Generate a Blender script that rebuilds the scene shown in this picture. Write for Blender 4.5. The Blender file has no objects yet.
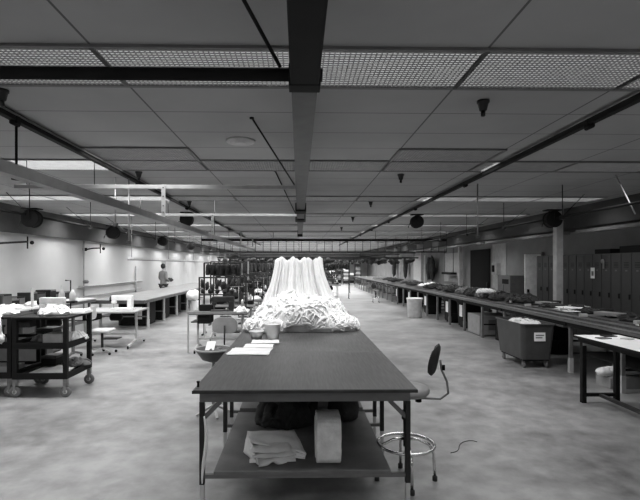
import bpy, math, random
from mathutils import Vector, Matrix, noise
random.seed(7)
S = bpy.context.scene
COL = S.collection
PI = math.pi
CEIL = 3.09
SPREAD, PL, PC, PR, PB, NEARF = 145, 15.0, 11.0, 4.6, 5.0, .45
XL, XR, YB, YF = -6.5, 7.1, 48.0, -8.0

# ------------------------------------------------------------------ materials
def mat(name, g, rough=.6, metal=0.0, var=.12, scale=8.0, bump=0.0, bscale=60.0, spec=.4):
    m = bpy.data.materials.new(name); m.use_nodes = True
    nt = m.node_tree; b = nt.nodes['Principled BSDF']
    tc = nt.nodes.new('ShaderNodeTexCoord')
    n = nt.nodes.new('ShaderNodeTexNoise'); n.inputs['Scale'].default_value = scale; n.inputs['Detail'].default_value = 5
    nt.links.new(tc.outputs['Object'], n.inputs['Vector'])
    r = nt.nodes.new('ShaderNodeValToRGB')
    lo, hi = g * (1 - var), min(1, g * (1 + var))
    r.color_ramp.elements[0].color = (lo, lo, lo, 1); r.color_ramp.elements[0].position = .3
    r.color_ramp.elements[1].color = (hi, hi, hi, 1); r.color_ramp.elements[1].position = .7
    nt.links.new(n.outputs['Fac'], r.inputs['Fac']); nt.links.new(r.outputs['Color'], b.inputs['Base Color'])
    b.inputs['Roughness'].default_value = rough; b.inputs['Metallic'].default_value = metal
    b.inputs['Specular IOR Level'].default_value = spec
    if bump:
        n2 = nt.nodes.new('ShaderNodeTexNoise'); n2.inputs['Scale'].default_value = bscale
        nt.links.new(tc.outputs['Object'], n2.inputs['Vector'])
        bp = nt.nodes.new('ShaderNodeBump'); bp.inputs['Strength'].default_value = bump; bp.inputs['Distance'].default_value = .02
        nt.links.new(n2.outputs['Fac'], bp.inputs['Height']); nt.links.new(bp.outputs['Normal'], b.inputs['Normal'])
    return m

def emit(name, strength):
    m = bpy.data.materials.new(name); m.use_nodes = True
    nt = m.node_tree; b = nt.nodes['Principled BSDF']
    b.inputs['Base Color'].default_value = (.55, .55, .55, 1)
    b.inputs['Emission Color'].default_value = (1, 1, 1, 1)
    b.inputs['Emission Strength'].default_value = strength
    return m

M = dict(
 black=mat('black_paint', .012, .75, spec=.2), dark=mat('dark_metal', .02, .5, .2), iron=mat('weathered_iron', .05, .5, .4, .3),
 grey=mat('grey_paint', .14, .5), mid=mat('mid_grey_metal', .25, .4, .5), light=mat('light_grey_paint', .5, .5),
 pale=mat('pale_galvanised', .36, .6), white=mat('white_enamel', .8, .4), chrome=mat('chrome', .75, .15, 1.0, .05),
 paper=mat('paper', .85, .8, var=.04), cloth=mat('white_cloth', .8, .9, var=.06, bump=.3, bscale=25),
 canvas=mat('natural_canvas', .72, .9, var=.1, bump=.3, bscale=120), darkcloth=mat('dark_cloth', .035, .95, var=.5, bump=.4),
 greycloth=mat('grey_cloth', .16, .95, var=.3, bump=.3), card=mat('cardboard', .3, .85), plastic=mat('dark_plastic', .07, .5),
 bin=mat('pale_plastic', .72, .5), vinyl=mat('seat_vinyl', .28, .5), rubber=mat('rubber', .03, .8), hubm=mat('caster_grey', .15, .6),
 skin=mat('skin', .35, .6), hair=mat('hair', .01, .6), coat=mat('coat', .2, .9), locker=mat('locker_enamel', .052, .45, var=.1, scale=2),
 shelf=mat('shelf_board', .14, .55, scale=5, var=.25), roll=mat('batting', .68, .95, var=.15, scale=14, bump=.3, bscale=70),
 railw=mat('worn_steel', .16, .35, .7, .35, 20), wpipe=mat('wall_pipe', .35, .5), tub=mat('tub_plastic', .06, .45, var=.2, scale=4),
 frame=mat('fixture_frame', .14, .5), lens=mat('louvre_metal', .3, .4), door=mat('door_paint', .9, .5), column=mat('column_paint', .5, .5),
)
LIT = {k: emit('tube_light_' + k, v) for k, v in dict(off=.05, low=.10, mid=.22, high=1.3, max=4.0).items()}

# table top: worn dark linoleum with streaks
def tabletop_mat(name, g):
    m = mat(name, g, .38, var=.18, scale=3.0)
    nt = m.node_tree; b = nt.nodes['Principled BSDF']
    tc = nt.nodes.new('ShaderNodeTexCoord'); mp = nt.nodes.new('ShaderNodeMapping'); mp.inputs['Scale'].default_value = (30, 2, 1)
    n = nt.nodes.new('ShaderNodeTexNoise'); n.inputs['Scale'].default_value = 2.5; n.inputs['Detail'].default_value = 8
    mr = nt.nodes.new('ShaderNodeMapRange'); mr.inputs['To Min'].default_value = .3; mr.inputs['To Max'].default_value = .55
    nt.links.new(tc.outputs['Object'], mp.inputs['Vector']); nt.links.new(mp.outputs['Vector'], n.inputs['Vector'])
    nt.links.new(n.outputs['Fac'], mr.inputs['Value']); nt.links.new(mr.outputs['Result'], b.inputs['Roughness'])
    return m
M['top_a'] = tabletop_mat('worn_linoleum', .045)
M['top_b'] = tabletop_mat('darker_linoleum', .05)
M['top_r'] = tabletop_mat('grey_bench_top', .14)
M['top_l'] = tabletop_mat('left_bench_top', .2)

def floor_mat():
    m = bpy.data.materials.new('polished_concrete'); m.use_nodes = True
    nt = m.node_tree; N = nt.nodes.new; L = nt.links.new; b = nt.nodes['Principled BSDF']
    tc = N('ShaderNodeTexCoord')
    a = N('ShaderNodeTexNoise'); a.inputs['Scale'].default_value = .9; a.inputs['Detail'].default_value = 9; a.inputs['Roughness'].default_value = .66
    c = N('ShaderNodeTexNoise'); c.inputs['Scale'].default_value = 5; c.inputs['Detail'].default_value = 8
    L(tc.outputs['Object'], a.inputs['Vector']); L(tc.outputs['Object'], c.inputs['Vector'])
    mx = N('ShaderNodeMath'); mx.operation = 'MULTIPLY_ADD'; mx.inputs[1].default_value = .65
    m2 = N('ShaderNodeMath'); m2.operation = 'MULTIPLY'; m2.inputs[1].default_value = .35
    L(c.outputs['Fac'], m2.inputs[0]); L(a.outputs['Fac'], mx.inputs[0]); L(m2.outputs[0], mx.inputs[2])
    r = N('ShaderNodeValToRGB')
    r.color_ramp.elements[0].position = .34; r.color_ramp.elements[0].color = (.10, .10, .10, 1)
    r.color_ramp.elements[1].position = .62; r.color_ramp.elements[1].color = (.33, .33, .33, 1)
    L(mx.outputs[0], r.inputs['Fac']); L(r.outputs['Color'], b.inputs['Base Color'])
    mr = N('ShaderNodeMapRange'); mr.inputs['To Min'].default_value = .22; mr.inputs['To Max'].default_value = .5
    L(c.outputs['Fac'], mr.inputs['Value']); L(mr.outputs['Result'], b.inputs['Roughness'])
    bp = N('ShaderNodeBump'); bp.inputs['Strength'].default_value = .12; bp.inputs['Distance'].default_value = .01
    L(c.outputs['Fac'], bp.inputs['Height']); L(bp.outputs['Normal'], b.inputs['Normal'])
    b.inputs['Specular IOR Level'].default_value = .5
    return m

def ceil_mat():                       # 1.22 x 0.61 lay-in panels with dark seams
    m = bpy.data.materials.new('ceiling_panels'); m.use_nodes = True
    nt = m.node_tree; N = nt.nodes.new; L = nt.links.new; b = nt.nodes['Principled BSDF']
    tc = N('ShaderNodeTexCoord'); sp = N('ShaderNodeSeparateXYZ'); L(tc.outputs['Object'], sp.inputs[0])
    def seam(sock, off, pitch, w):
        s = N('ShaderNodeMath'); s.operation = 'SUBTRACT'; s.inputs[1].default_value = off; L(sock, s.inputs[0])
        d = N('ShaderNodeMath'); d.operation = 'PINGPONG'; d.inputs[1].default_value = pitch / 2
        L(s.outputs[0], d.inputs[0])
        c = N('ShaderNodeMath'); c.operation = 'LESS_THAN'; c.inputs[1].default_value = w; L(d.outputs[0], c.inputs[0])
        return c.outputs[0]
    sx = seam(sp.outputs['X'], -.05, 1.22, .008); sy = seam(sp.outputs['Y'], 3.435, .61, .006)
    mxn = N('ShaderNodeMath'); mxn.operation = 'MAXIMUM'; L(sx, mxn.inputs[0]); L(sy, mxn.inputs[1])
    n = N('ShaderNodeTexNoise'); n.inputs['Scale'].default_value = 1.2; n.inputs['Detail'].default_value = 6
    L(tc.outputs['Object'], n.inputs['Vector'])
    r = N('ShaderNodeValToRGB')
    r.color_ramp.elements[0].position = .3; r.color_ramp.elements[0].color = (.33, .33, .33, 1)
    r.color_ramp.elements[1].position = .7; r.color_ramp.elements[1].color = (.39, .39, .39, 1)
    L(n.outputs['Fac'], r.inputs['Fac'])
    mix = N('ShaderNodeMix'); mix.data_type = 'RGBA'; L(mxn.outputs[0], mix.inputs['Factor'])
    L(r.outputs['Color'], mix.inputs[6]); mix.inputs[7].default_value = (.11, .11, .11, 1)
    L(mix.outputs[2], b.inputs['Base Color']); b.inputs['Roughness'].default_value = .7
    b.inputs['Specular IOR Level'].default_value = .3
    return m
M['floor'] = floor_mat(); M['ceil'] = ceil_mat()
M['wall'] = mat('painted_wall', .52, .7, var=.05, scale=1.5)
M['wallr'] = mat('drab_wall', .26, .7, var=.15, scale=1.5)
M['wallb'] = mat('far_wall', .5, .7, var=.2, scale=1.0)
M['soffit'] = mat('wall_top_shade', .07, .7, var=.1)  # dark colour painted in for the shade on the upper left wall
M['soffitd'] = mat('soffit_drab', .045, .7, var=.1)

# ------------------------------------------------------------------ mesh builder
class MB:
    def __init__(s): s.v = []; s.f = []; s.sm = []
    def add(s, vs, fs, smooth=False):
        n = len(s.v); s.v += [tuple(v) for v in vs]
        for f in fs: s.f.append([i + n for i in f]); s.sm.append(smooth)
        return s
    def box(s, x0, x1, y0, y1, z0, z1, rz=0, tx=0, c=None):
        vs = [Vector((x, y, z)) for z in (z0, z1) for y in (y0, y1) for x in (x0, x1)]
        if rz or tx:
            c = Vector(c) if c else Vector(((x0+x1)/2, (y0+y1)/2, (z0+z1)/2))
            R = Matrix.Rotation(rz, 3, 'Z') @ Matrix.Rotation(tx, 3, 'X')
            vs = [R @ (v - c) + c for v in vs]
        return s.add(vs, [(0,2,3,1),(4,5,7,6),(0,1,5,4),(2,6,7,3),(0,4,6,2),(1,3,7,5)])
    def tube(s, pts, r, n=8, cap=True, flat=1.0):
        pts = [Vector(p) for p in pts]; rs = r if isinstance(r, (list, tuple)) else [r]*len(pts)
        vs = []; up = Vector((0, 0, 1))
        prev = None
        for i, p in enumerate(pts):
            t = (pts[min(i+1, len(pts)-1)] - pts[max(i-1, 0)])
            t = t.normalized() if t.length > 1e-9 else Vector((0, 0, 1))
            if prev is None:
                a = t.cross(up if abs(t.z) < .95 else Vector((1, 0, 0))).normalized()
            else:
                a = (prev - t * prev.dot(t)); a = a.normalized() if a.length > 1e-6 else t.orthogonal().normalized()
            prev = a; b = t.cross(a)
            for k in range(n):
                q = 2*PI*k/n
                vs.append(p + (a*math.cos(q) + b*math.sin(q)*flat)*rs[i])
        fs = []
        for i in range(len(pts)-1):
            for k in range(n): fs.append((i*n+k, i*n+(k+1) % n, (i+1)*n+(k+1) % n, (i+1)*n+k))
        s.add(vs, fs, True)
        if cap: s.add([], []); m = len(s.v) - len(vs); s.f.append([m+k for k in range(n)][::-1]); s.f.append([len(s.v)-n+k for k in range(n)]); s.sm += [False, False]
        return s
    def bar(s, p0, p1, w, h=None):      # square section bar
        p0, p1 = Vector(p0), Vector(p1); h = h or w
        t = (p1-p0).normalized(); a = t.cross(Vector((0,0,1)) if abs(t.z) < .95 else Vector((0,1,0))).normalized(); b = t.cross(a)
        vs = [p + a*sx*w/2 + b*sy*h/2 for p in (p0, p1) for sy in (-1, 1) for sx in (-1, 1)]
        return s.add(vs, [(0,2,3,1),(4,5,7,6),(0,1,5,4),(2,6,7,3),(0,4,6,2),(1,3,7,5)])
    def lathe(s, prof, c=(0,0,0), n=20, axis='Z', sx=1, sy=1):
        vs = []; c = Vector(c)
        for r, z in prof:
            for k in range(n):
                q = 2*PI*k/n; p = Vector((r*math.cos(q)*sx, r*math.sin(q)*sy, z))
                if axis == 'X': p = Vector((p.z, p.x, p.y))
                if axis == 'Y': p = Vector((p.x, p.z, p.y))
                vs.append(p + c)
        fs = [(i*n+k, i*n+(k+1) % n, (i+1)*n+(k+1) % n, (i+1)*n+k) for i in range(len(prof)-1) for k in range(n)]
        fs += [tuple(range(n))[::-1], tuple((len(prof)-1)*n+k for k in range(n))]
        return s.add(vs, fs, True)
    def ring(s, c, R, r, n=28, m=8, axis='Z'):
        pts = []
        for k in range(n+1):
            q = 2*PI*k/n
            p = {'Z': (R*math.cos(q), R*math.sin(q), 0), 'Y': (R*math.cos(q), 0, R*math.sin(q)), 'X': (0, R*math.cos(q), R*math.sin(q))}[axis]
            pts.append(Vector(c) + Vector(p))
        return s.tube(pts, r, m, cap=False)
    def blob(s, c, rx, ry, rz, nz=.15, seed=0, nu=16, nv=10, freq=2.5):
        vs = []; c = Vector(c)
        for i in range(nv+1):
            th = PI*i/nv
            for k in range(nu):
                q = 2*PI*k/nu; d = Vector((math.sin(th)*math.cos(q), math.sin(th)*math.sin(q), math.cos(th)))
                f = 1 + nz*noise.noise(d*freq + Vector((seed*7.1, seed, 0)))*2
                vs.append(c + Vector((d.x*rx, d.y*ry, d.z*rz))*f)
        fs = [(i*nu+k, i*nu+(k+1) % nu, (i+1)*nu+(k+1) % nu, (i+1)*nu+k) for i in range(nv) for k in range(nu)]
        return s.add(vs, fs, True)
    def build(s, name, m, parent=None, loc=(0,0,0), bevel=0, rz=0):
        me = bpy.data.meshes.new(name); me.from_pydata(s.v, [], s.f)
        me.polygons.foreach_set('use_smooth', s.sm); me.materials.append(M[m] if isinstance(m, str) else m)
        import bmesh
        bm = bmesh.new(); bm.from_mesh(me); bmesh.ops.recalc_face_normals(bm, faces=bm.faces); bm.to_mesh(me); bm.free()
        o = bpy.data.objects.new(name, me); COL.objects.link(o); o.location = loc; o.rotation_euler.z = rz
        if parent: o.parent = parent
        if bevel:
            b = o.modifiers.new('b', 'BEVEL'); b.width = bevel; b.segments = 2; b.limit_method = 'ANGLE'
        return o

def tag(o, label, cat, group=None, kind=None):
    o['label'] = label; o['category'] = cat
    if group: o['group'] = group
    if kind: o['kind'] = kind
    return o
def thing(name, label, cat, loc=(0,0,0), rz=0, group=None):
    o = bpy.data.objects.new(name, None); COL.objects.link(o); o.empty_display_size = .1
    o.location = loc; o.rotation_euler.z = rz
    return tag(o, label, cat, group)
def struct(o): o['kind'] = 'structure'; return o
def dup(root, loc, label=None, rz=None, group=None, swap=None):
    def rec(o, par):
        c = o.copy(); COL.objects.link(c); c.parent = par
        for ch in [x for x in KIDS.get(o.name, o.children)]: rec(ch, c)
        return c
    r = rec(root, None); r.location = loc
    if rz is not None: r.rotation_euler.z = rz
    if label: r['label'] = label
    if group: r['group'] = group
    return r
KIDS = {}
ORD = ['nearest', 'second nearest', 'third nearest', 'fourth nearest', 'fifth nearest', 'sixth nearest', 'seventh nearest', 'eighth nearest',
       'ninth nearest', 'tenth nearest', 'eleventh nearest', 'twelfth nearest', 'thirteenth nearest', 'fourteenth nearest', 'fifteenth nearest', 'sixteenth nearest', 'seventeenth nearest', 'eighteenth nearest']
NTH = ['first', 'second', 'third', 'fourth', 'fifth', 'sixth', 'seventh', 'eighth', 'ninth', 'tenth', 'eleventh', 'twelfth', 'thirteenth', 'fourteenth', 'fifteenth', 'sixteenth', 'seventeenth', 'eighteenth']

# ------------------------------------------------------------------ room shell
struct(MB().box(XL-.1, XR+.1, YF-.1, YB+.1, -.1, 0).build('floor', 'floor'))
struct(MB().box(XL-.1, XR+.1, YF-.1, YB+.1, CEIL, CEIL+.1).build('ceiling', 'ceil'))
struct(MB().box(XL-.1, XL, YF, YB, 0, CEIL).build('wall_left', 'wall'))
struct(MB().box(XR, XR+.1, YF, YB, 0, CEIL).build('wall_right', 'wallr'))
struct(MB().box(XL, XR, YB, YB+.1, 0, CEIL).build('wall_back', 'wallb'))
struct(MB().box(XL, XR, YF-.1, YF, 0, CEIL).build('wall_front', 'wallr'))
struct(MB().box(XL, XL+.12, YF, YB, 2.48, CEIL).build('trim_1', 'soffit'))  # thin strip carrying the painted shade of the left wall top
struct(MB().box(XR-.75, XR, YF, YB, 2.6, CEIL).build('trim_2', 'soffitd'))
struct(MB().box(XL, XL+.015, YF, YB, 0, .1).build('baseboard_left', 'grey'))
struct(MB().box(XR-.015, XR, YF, YB, 0, .1).build('baseboard_right', 'black'))
# right wall: dark doorway, open pale door
d1 = struct(MB().box(XR-.05, XR-.005, 16.9, 18.8, .0, 2.35).build('doorway_shade', 'black'))  # flat black panel, paints the shade inside the doorway opening
MB().box(XR-.09, XR-.05, 17.0, 17.08, .95, 1.1).build('door_handle', 'dark', d1)
d2 = struct(MB().box(6.52, 7.02, 13.15, 13.19, .01, 2.06).build('door_2', 'door', bevel=.004))
MB().box(6.58, 6.63, 13.11, 13.15, .95, 1.05).build('door_handle', 'dark', d2)
MB().box(6.98, 7.06, 13.1, 13.26, 0, 2.12).build('door_frame', 'wallr', d2)
for i, (y, x) in enumerate([(10.75, 6.12), (19.4, 6.85), (25.5, 6.85), (31, 6.85)]):
    struct(MB().box(x-.08, x+.08, y-.08, y+.08, 0, CEIL if i else CEIL).build('trim_%d' % (i+3), 'column', bevel=.01))

# ------------------------------------------------------------------ ceiling lights
fx = thing('ceiling_light', 'x', 'ceiling light', (0, 0, CEIL), group='recessed ceiling lights')
MW, ML = 1.22, .61
fb = MB()
for a in (-1, 1):
    fb.box(-MW/2, MW/2, a*ML/2-.016, a*ML/2+.016, -.02, -.001); fb.box(a*MW/2-.016, a*MW/2+.016, -ML/2, ML/2, -.02, -.001)
fb.build('frame', 'frame', fx)
lp = MB(); lp.box(-MW/2+.017, MW/2-.017, -ML/2+.017, ML/2-.017, -.006, -.002)
LENS = {}
lv = MB()
x = -MW/2+.045
while x < MW/2-.02: lv.box(x-.004, x+.004, -ML/2+.018, ML/2-.018, -.013, -.007); x += .033
y = -ML/2+.045
while y < ML/2-.02: lv.box(-MW/2+.018, MW/2-.018, y-.004, y+.004, -.013, -.007); y += .033
lv.build('louvre', 'lens', fx)
pan = lp.build('lamp_panel', LIT['off'], fx)
ld = bpy.data.lights.new('tube_lamp', 'AREA'); ld.shape = 'RECTANGLE'; ld.size = 1.14; ld.size_y = .54; ld.spread = math.radians(SPREAD)
lo_ = bpy.data.objects.new('tube_lamp', ld); COL.objects.link(lo_); lo_.parent = fx; lo_.location = (0, 0, -.022)
LAMPS = {}
def lamp_data(p):
    p = round(p, 2)
    if p not in LAMPS:
        d = ld.copy(); d.energy = p; LAMPS[p] = d
    return LAMPS[p]
def panel_mesh(k):
    if k not in LENS:
        me = pan.data.copy(); me.materials.clear(); me.materials.append(LIT[k]); LENS[k] = me
    return LENS[k]
bpy.context.view_layer.update()
first = True
XC = [-.05 + 1.22*(k+.5) for k in range(-5, 6)]
def level(xc, row):
    if row < 0: return 'high'
    if row >= 8: return 'max'
    if row == 0: return 'mid'
    if row == 1: return 'max' if xc < -2.6 else ('mid' if xc > 3 else 'low')
    if xc < -2.6: return 'max'
    if xc > 2.6: return 'high'
    return 'mid' if row < 6 else 'high'
def power(xc, yc):
    p = PL if xc < -2.6 else (PR if xc > 2.6 else PC)
    if yc < 2: p = PB * (.2 if yc > 0 else 3.3)
    elif yc < 5: p *= NEARF
    elif yc > 14: p *= 1.3 if xc < -2.6 else 2.0
    if yc > 26: p *= 2.2 if xc > -2.6 else .8
    if 5 < yc < 8 and abs(xc) < 2: p *= .75
    return p
def add_light(xc, yc, lev, lab):
    global first
    if first: r = fx; r.location = (xc, yc, CEIL); r['label'] = lab; first = False
    else: r = dup(fx, (xc, yc, CEIL), lab)
    for ch in [o for o in bpy.data.objects if o.parent == r] if r is fx else r_children(r):
        if ch.name.startswith('lamp_panel'): ch.data = panel_mesh(lev)
        if ch.name.startswith('tube_lamp'): ch.data = lamp_data(power(xc, yc))
def r_children(r):
    return CH.pop(r.name)
CH = {}
def dup(root, loc, label=None, rz=None, group=None):
    def rec(o, par):
        c = o.copy(); COL.objects.link(c); c.parent = par
        CH.setdefault(c.name, [])
        if par is not None: CH.setdefault(par.name, []).append(c)
        for ch in o.children: rec(ch, c)
        return c
    r = rec(root, None); r.location = loc
    if rz is not None: r.rotation_euler.z = rz
    if label: r['label'] = label
    if group: r['group'] = group
    return r
for row in range(-3, 14):
    for ci, xc in enumerate(XC):
        if xc < XL+.6 or (xc > XR-1.2): continue
        n = sum(1 for q in XC[:ci] if q >= XL+.6)
        add_light(xc, 3.13 + 3.05*row, level(xc, row),
                  'recessed ceiling light, %s from the left wall, in %s' % (NTH[n], 'the %s row' % ORD[row] if row >= 0 else 'the %s row behind the camera' % NTH[-row-1]))
add_light(-.05-1.22*1.5, 5.57, 'low', 'dim recessed ceiling light touching the second row, just left of the centre beam')
add_light(-.05+1.22*1.5, 5.57, 'low', 'dim recessed ceiling light touching the second row, just right of the centre beam')

# ceiling diffuser and sprinkler heads
MB().lathe([(.02,-.03),(.06,-.03),(.07,-.012),(.11,-.03),(.12,-.012),(.15,-.02),(.16,-.001)], n=28).build('ceiling_diffuser', 'light', None, (-.63, 4.97, CEIL))
tag(bpy.data.objects['ceiling_diffuser'], 'round louvred air diffuser in the ceiling left of the centre beam', 'air vent')
sp = thing('sprinkler_head', '', 'sprinkler', (1.5, 3.72, CEIL), group='ceiling sprinkler cups')
MB().lathe([(.05,-.002),(.05,-.02),(.042,-.025),(.03,-.08),(.024,-.085)], n=16).build('cup', 'dark', sp)
MB().lathe([(.018,-.085),(.018,-.125),(.012,-.13)], n=10).build('nozzle', 'dark', sp)
sp['label'] = 'largest dark conical ceiling cup, right of the centre beam before the grid lights recede'
bpy.context.view_layer.update()
for i, yy in enumerate((6.75, 9.6, 12.8, 16.2)):
    dup(sp, (1.5, yy, CEIL), 'dark conical ceiling cup right of the centre beam, %s of its line' % ORD[i+1])
for i, yy in enumerate((3.56, 6.65, 9.7)):
    dup(sp, (-2.27 if i == 0 else -2.3, yy, CEIL), 'dark conical ceiling cup beside the left ceiling track, %s of its line' % ORD[i])

# ------------------------------------------------------------------ overhead steel
t = thing('centre_beam', 'long dark steel beam hung down the middle of the ceiling', 'beam', (0, 0, 2.7))
MB().box(-.045, .105, -1.5, 2.5, 0, .11).build('near_section', 'black', t, bevel=.006)
MB().box(-.04, .10, 2.5, 14.6, 0, .012).box(-.04, -.03, 2.5, 14.6, .012, .1).box(.09, .1, 2.5, 14.6, .012, .1).box(-.04, .1, 2.5, 14.6, .09, .1).build('far_section', 'iron', t)
MB().box(-.065, .125, 7.9, 8.3, -.03, .12).box(-.08, .14, 9.5, 9.9, -.03, .10).box(-.05, .11, 14.2, 14.65, -.06, .12).build('clamp', 'black', t, bevel=.006)
MB().box(-.055, .115, 2.42, 2.53, -.004, .115).build('joint_collar', 'black', t, bevel=.006)
for yy in (.5, 5.0, 8.0, 11.0, 14.0):
    MB().tube([(.03, yy, .11), (.03, yy, CEIL-2.7)], .008).build('hanger_rod', 'dark', t)
tag(MB().tube([(-6.4, 2.46, 2.765), (.125, 2.46, 2.765)], .034, 12).build('ceiling_pipe', 'black'), 'thick black pipe crossing the near ceiling to the centre beam', 'pipe')
for i, (p, q, lab) in enumerate([((-.34, 2.02, CEIL), (-.1, 2.44, 2.8), 'thin black brace rod slanting down to the thick black ceiling pipe'),
      ((-.43, 4.19, CEIL), (-.06, 5.72, 2.75), 'thin black brace rod slanting to the nearest pale cross rail'),
      ((-.34, 6.56, CEIL), (-.07, 9.0, 2.76), 'thin black brace rod slanting to the second pale cross rail')]):
    m = MB().tube([Vector(p), Vector(q)], .009 if i else .01)
    m.lathe([(.02, -.012), (.02, 0)], p, 10)
    tag(m.build('brace_rod', 'black'), lab, 'rod', 'brace rods beside the centre beam')
tag(MB().tube([(4.75, 6.8, CEIL), (4.41, 5.95, 2.42)], .01).lathe([(.02, -.012), (.02, 0)], (4.75, 6.8, CEIL), 10).build('brace_rod', 'mid'), 'thin pale brace rod slanting from the ceiling at the right photo edge', 'rod')
for i, (yy, x0) in enumerate([(5.9, -3.6), (9.2, -3.3), (13.7, -3.4), (17.1, -3.4)]):
    t = thing('cross_rail', 'pale steel cross rail left of the centre beam, %s to the camera' % ('nearest' if i == 0 else ORD[i]), 'rail', (0, yy, 2.72), group='pale cross rails')
    MB().box(x0, -.05, -.02, .02, 0, .05).build('rail', 'pale', t, bevel=.003)
    s = MB().box(-1.745, -1.695, -.035, -.022, -.36 if i < 2 else -.3, .05).build('drop_plate', 'pale', t, bevel=.003)
    b = MB()
    for zz in (-.3, -.22, -.1, .01): b.lathe([(.008, -.043), (.008, -.034)], (-1.72, 0, zz), 8, 'Y')
    b.build('bolt', 'black', t)
    for xx in (x0+.15, -2.6): MB().tube([(xx, 0, .05), (xx, 0, CEIL-2.72)], .006).build('hanger_rod', 'dark', t)
t = thing('overhead_rail', 'long pale steel rail hung low over the left aisle', 'rail', (-1.72, 0, 2.28))
MB().box(-.035, .035, 1.0, 17.5, 0, .02).box(-.035, -.028, 1.0, 17.5, .02, .07).box(.028, .035, 1.0, 17.5, .02, .07).build('channel', 'mid', t)
for yy in (1.2, 9.4): MB().tube([(0, yy, .02), (0, yy, CEIL-2.28)], .006).build('hanger_rod', 'dark', t)
for sgn, X, nm in ((-1, -2.5, 'left'), (1, 2.62, 'right')):
    t = thing('ceiling_track', 'dark power track fixed along the ceiling, %s of the centre beam' % nm, 'track', (X, 0, CEIL), group='dark ceiling tracks')
    MB().box(-.03, .03, .8, 30, -.075, -.035).build('track', 'black', t)
    MB().box(-.045*1, .045, .8, 30, -.035, -.025).build('cover', 'chrome' if sgn > 0 else 'mid', t)
    for k in range(8):
        yy = 1.0+3.1*k
        MB().box(-.035, .035, yy-.03, yy+.03, -.1, -.02).lathe([(.022, -.05), (.022, .05)], (0, yy, -.095), 10, 'Y').build('clip', 'black', t, bevel=.005)
for X, Y, zb, lab in [(-2.5, 4.12, 2.55, 'dark drop rod hanging from the left ceiling track, close to the camera'),
                      (-2.62, 6.62, 2.35, 'thin drop rod hanging from the left ceiling track, outer one of a pair'),
                      (-2.46, 6.7, 2.1, 'pale drop rod hanging from the left ceiling track, inner one of a pair'),
                      (2.75, 7.03, 2.2, 'pale drop rod with a dark end hanging from the right ceiling track')]:
    t = thing('drop_rod', lab, 'rod', (X, Y, zb), group='drop rods')
    MB().tube([(0, 0, 0), (0, 0, 3.0-zb)], .011).build('rod', 'black' if Y < 5 else 'mid', t)
    MB().box(-.03, .03, -.03, .03, -.05, .0).build('end_box', 'dark', t, bevel=.004)
# side conduits with V hangers
for sgn in (-1, 1):
    t = thing('side_conduit', 'black conduit hung along the %s side of the room' % ('left' if sgn < 0 else 'right'), 'conduit', (sgn*4.4, 0, 2.56), group='side conduits')
    MB().tube([(0, 2, 0), (0, 30, 0)], .018, 8).build('conduit', 'black', t)
    for k in range(9):
        yy = 5.4 + 2.2*k
        MB().tube([(0, yy, 0), (0, yy, CEIL-2.56)], .007, 6).tube([(0, yy, 0), (sgn*1.0, yy+1.0, CEIL-2.56)], .006, 6).build('hanger', 'black', t)
        MB().box(-.03, .03, yy-.05, yy+.05, -.05, .02).build('junction', 'iron' if sgn < 0 else 'dark', t, bevel=.004)
# soffit rail on the right
for i, (y0, y1) in enumerate([(3.5, 10.2), (10.6, 15.2), (15.6, 21), (21.5, 29)]):
    tag(MB().box(6.2, 6.32, y0, y1, 2.46, 2.53).build('duct_rail', 'grey'), 'pale duct rail along the right soffit, %s length' % ORD[i], 'rail', 'pale duct rails on the right')
# hose reels
hr = thing('hose_reel', '', 'reel', (-4.2, 7.55, 2.5), group='overhead hose reels')
MB().lathe([(.165,-.09),(.17,-.085),(.17,-.075),(.165,-.07)], n=24, axis='Y').build('flange', 'black', hr)
MB().lathe([(.165,.07),(.17,.075),(.17,.085),(.165,.09)], n=24, axis='Y').build('flange', 'black', hr)
m = MB()
for k in range(5): m.ring((0, -.056+.028*k, 0), .135, .014, axis='Y')
m.lathe([(.12,-.07),(.12,.07)], n=20, axis='Y'); m.build('hose', 'rubber', hr)
MB().box(-.16, .16, -.1, .1, .175, .2).box(-.02, .02, -.12, -.1, -.02, .18).box(-.02, .02, .1, .12, -.02, .18).build('bracket', 'black', hr, bevel=.004)
MB().tube([(-.13,-.0,-.08),(-.2,-.02,-.05),(-.24,-.03,-.16)], .012).build('hose_end', 'rubber', hr)
hr.location = (-4.33, 7.55, 2.5); hr.scale = (.84, .84, .84)
bpy.context.view_layer.update()
hr['label'] = 'black hose reel hung at upper left, largest of the left side reels'
for i, yy in enumerate((10.8, 14.7, 18.5)):
    dup(hr, (-4.33, yy, 2.5), 'black hose reel on the left side conduit, %s of its line' % ORD[i+1])
for i, (X, Y, Z, lab) in enumerate([(-2.5, 10.3, 2.76, 'black hose reel hung from the left ceiling track behind the pale cross rail'),
        (2.65, 10.3, 2.72, 'black hose reel hung from the right ceiling track'),
        (4.4, 7.9, 2.54, 'black hose reel on the right side conduit above the canvas truck')]):
    dup(hr, (X, Y, Z), lab)
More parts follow.
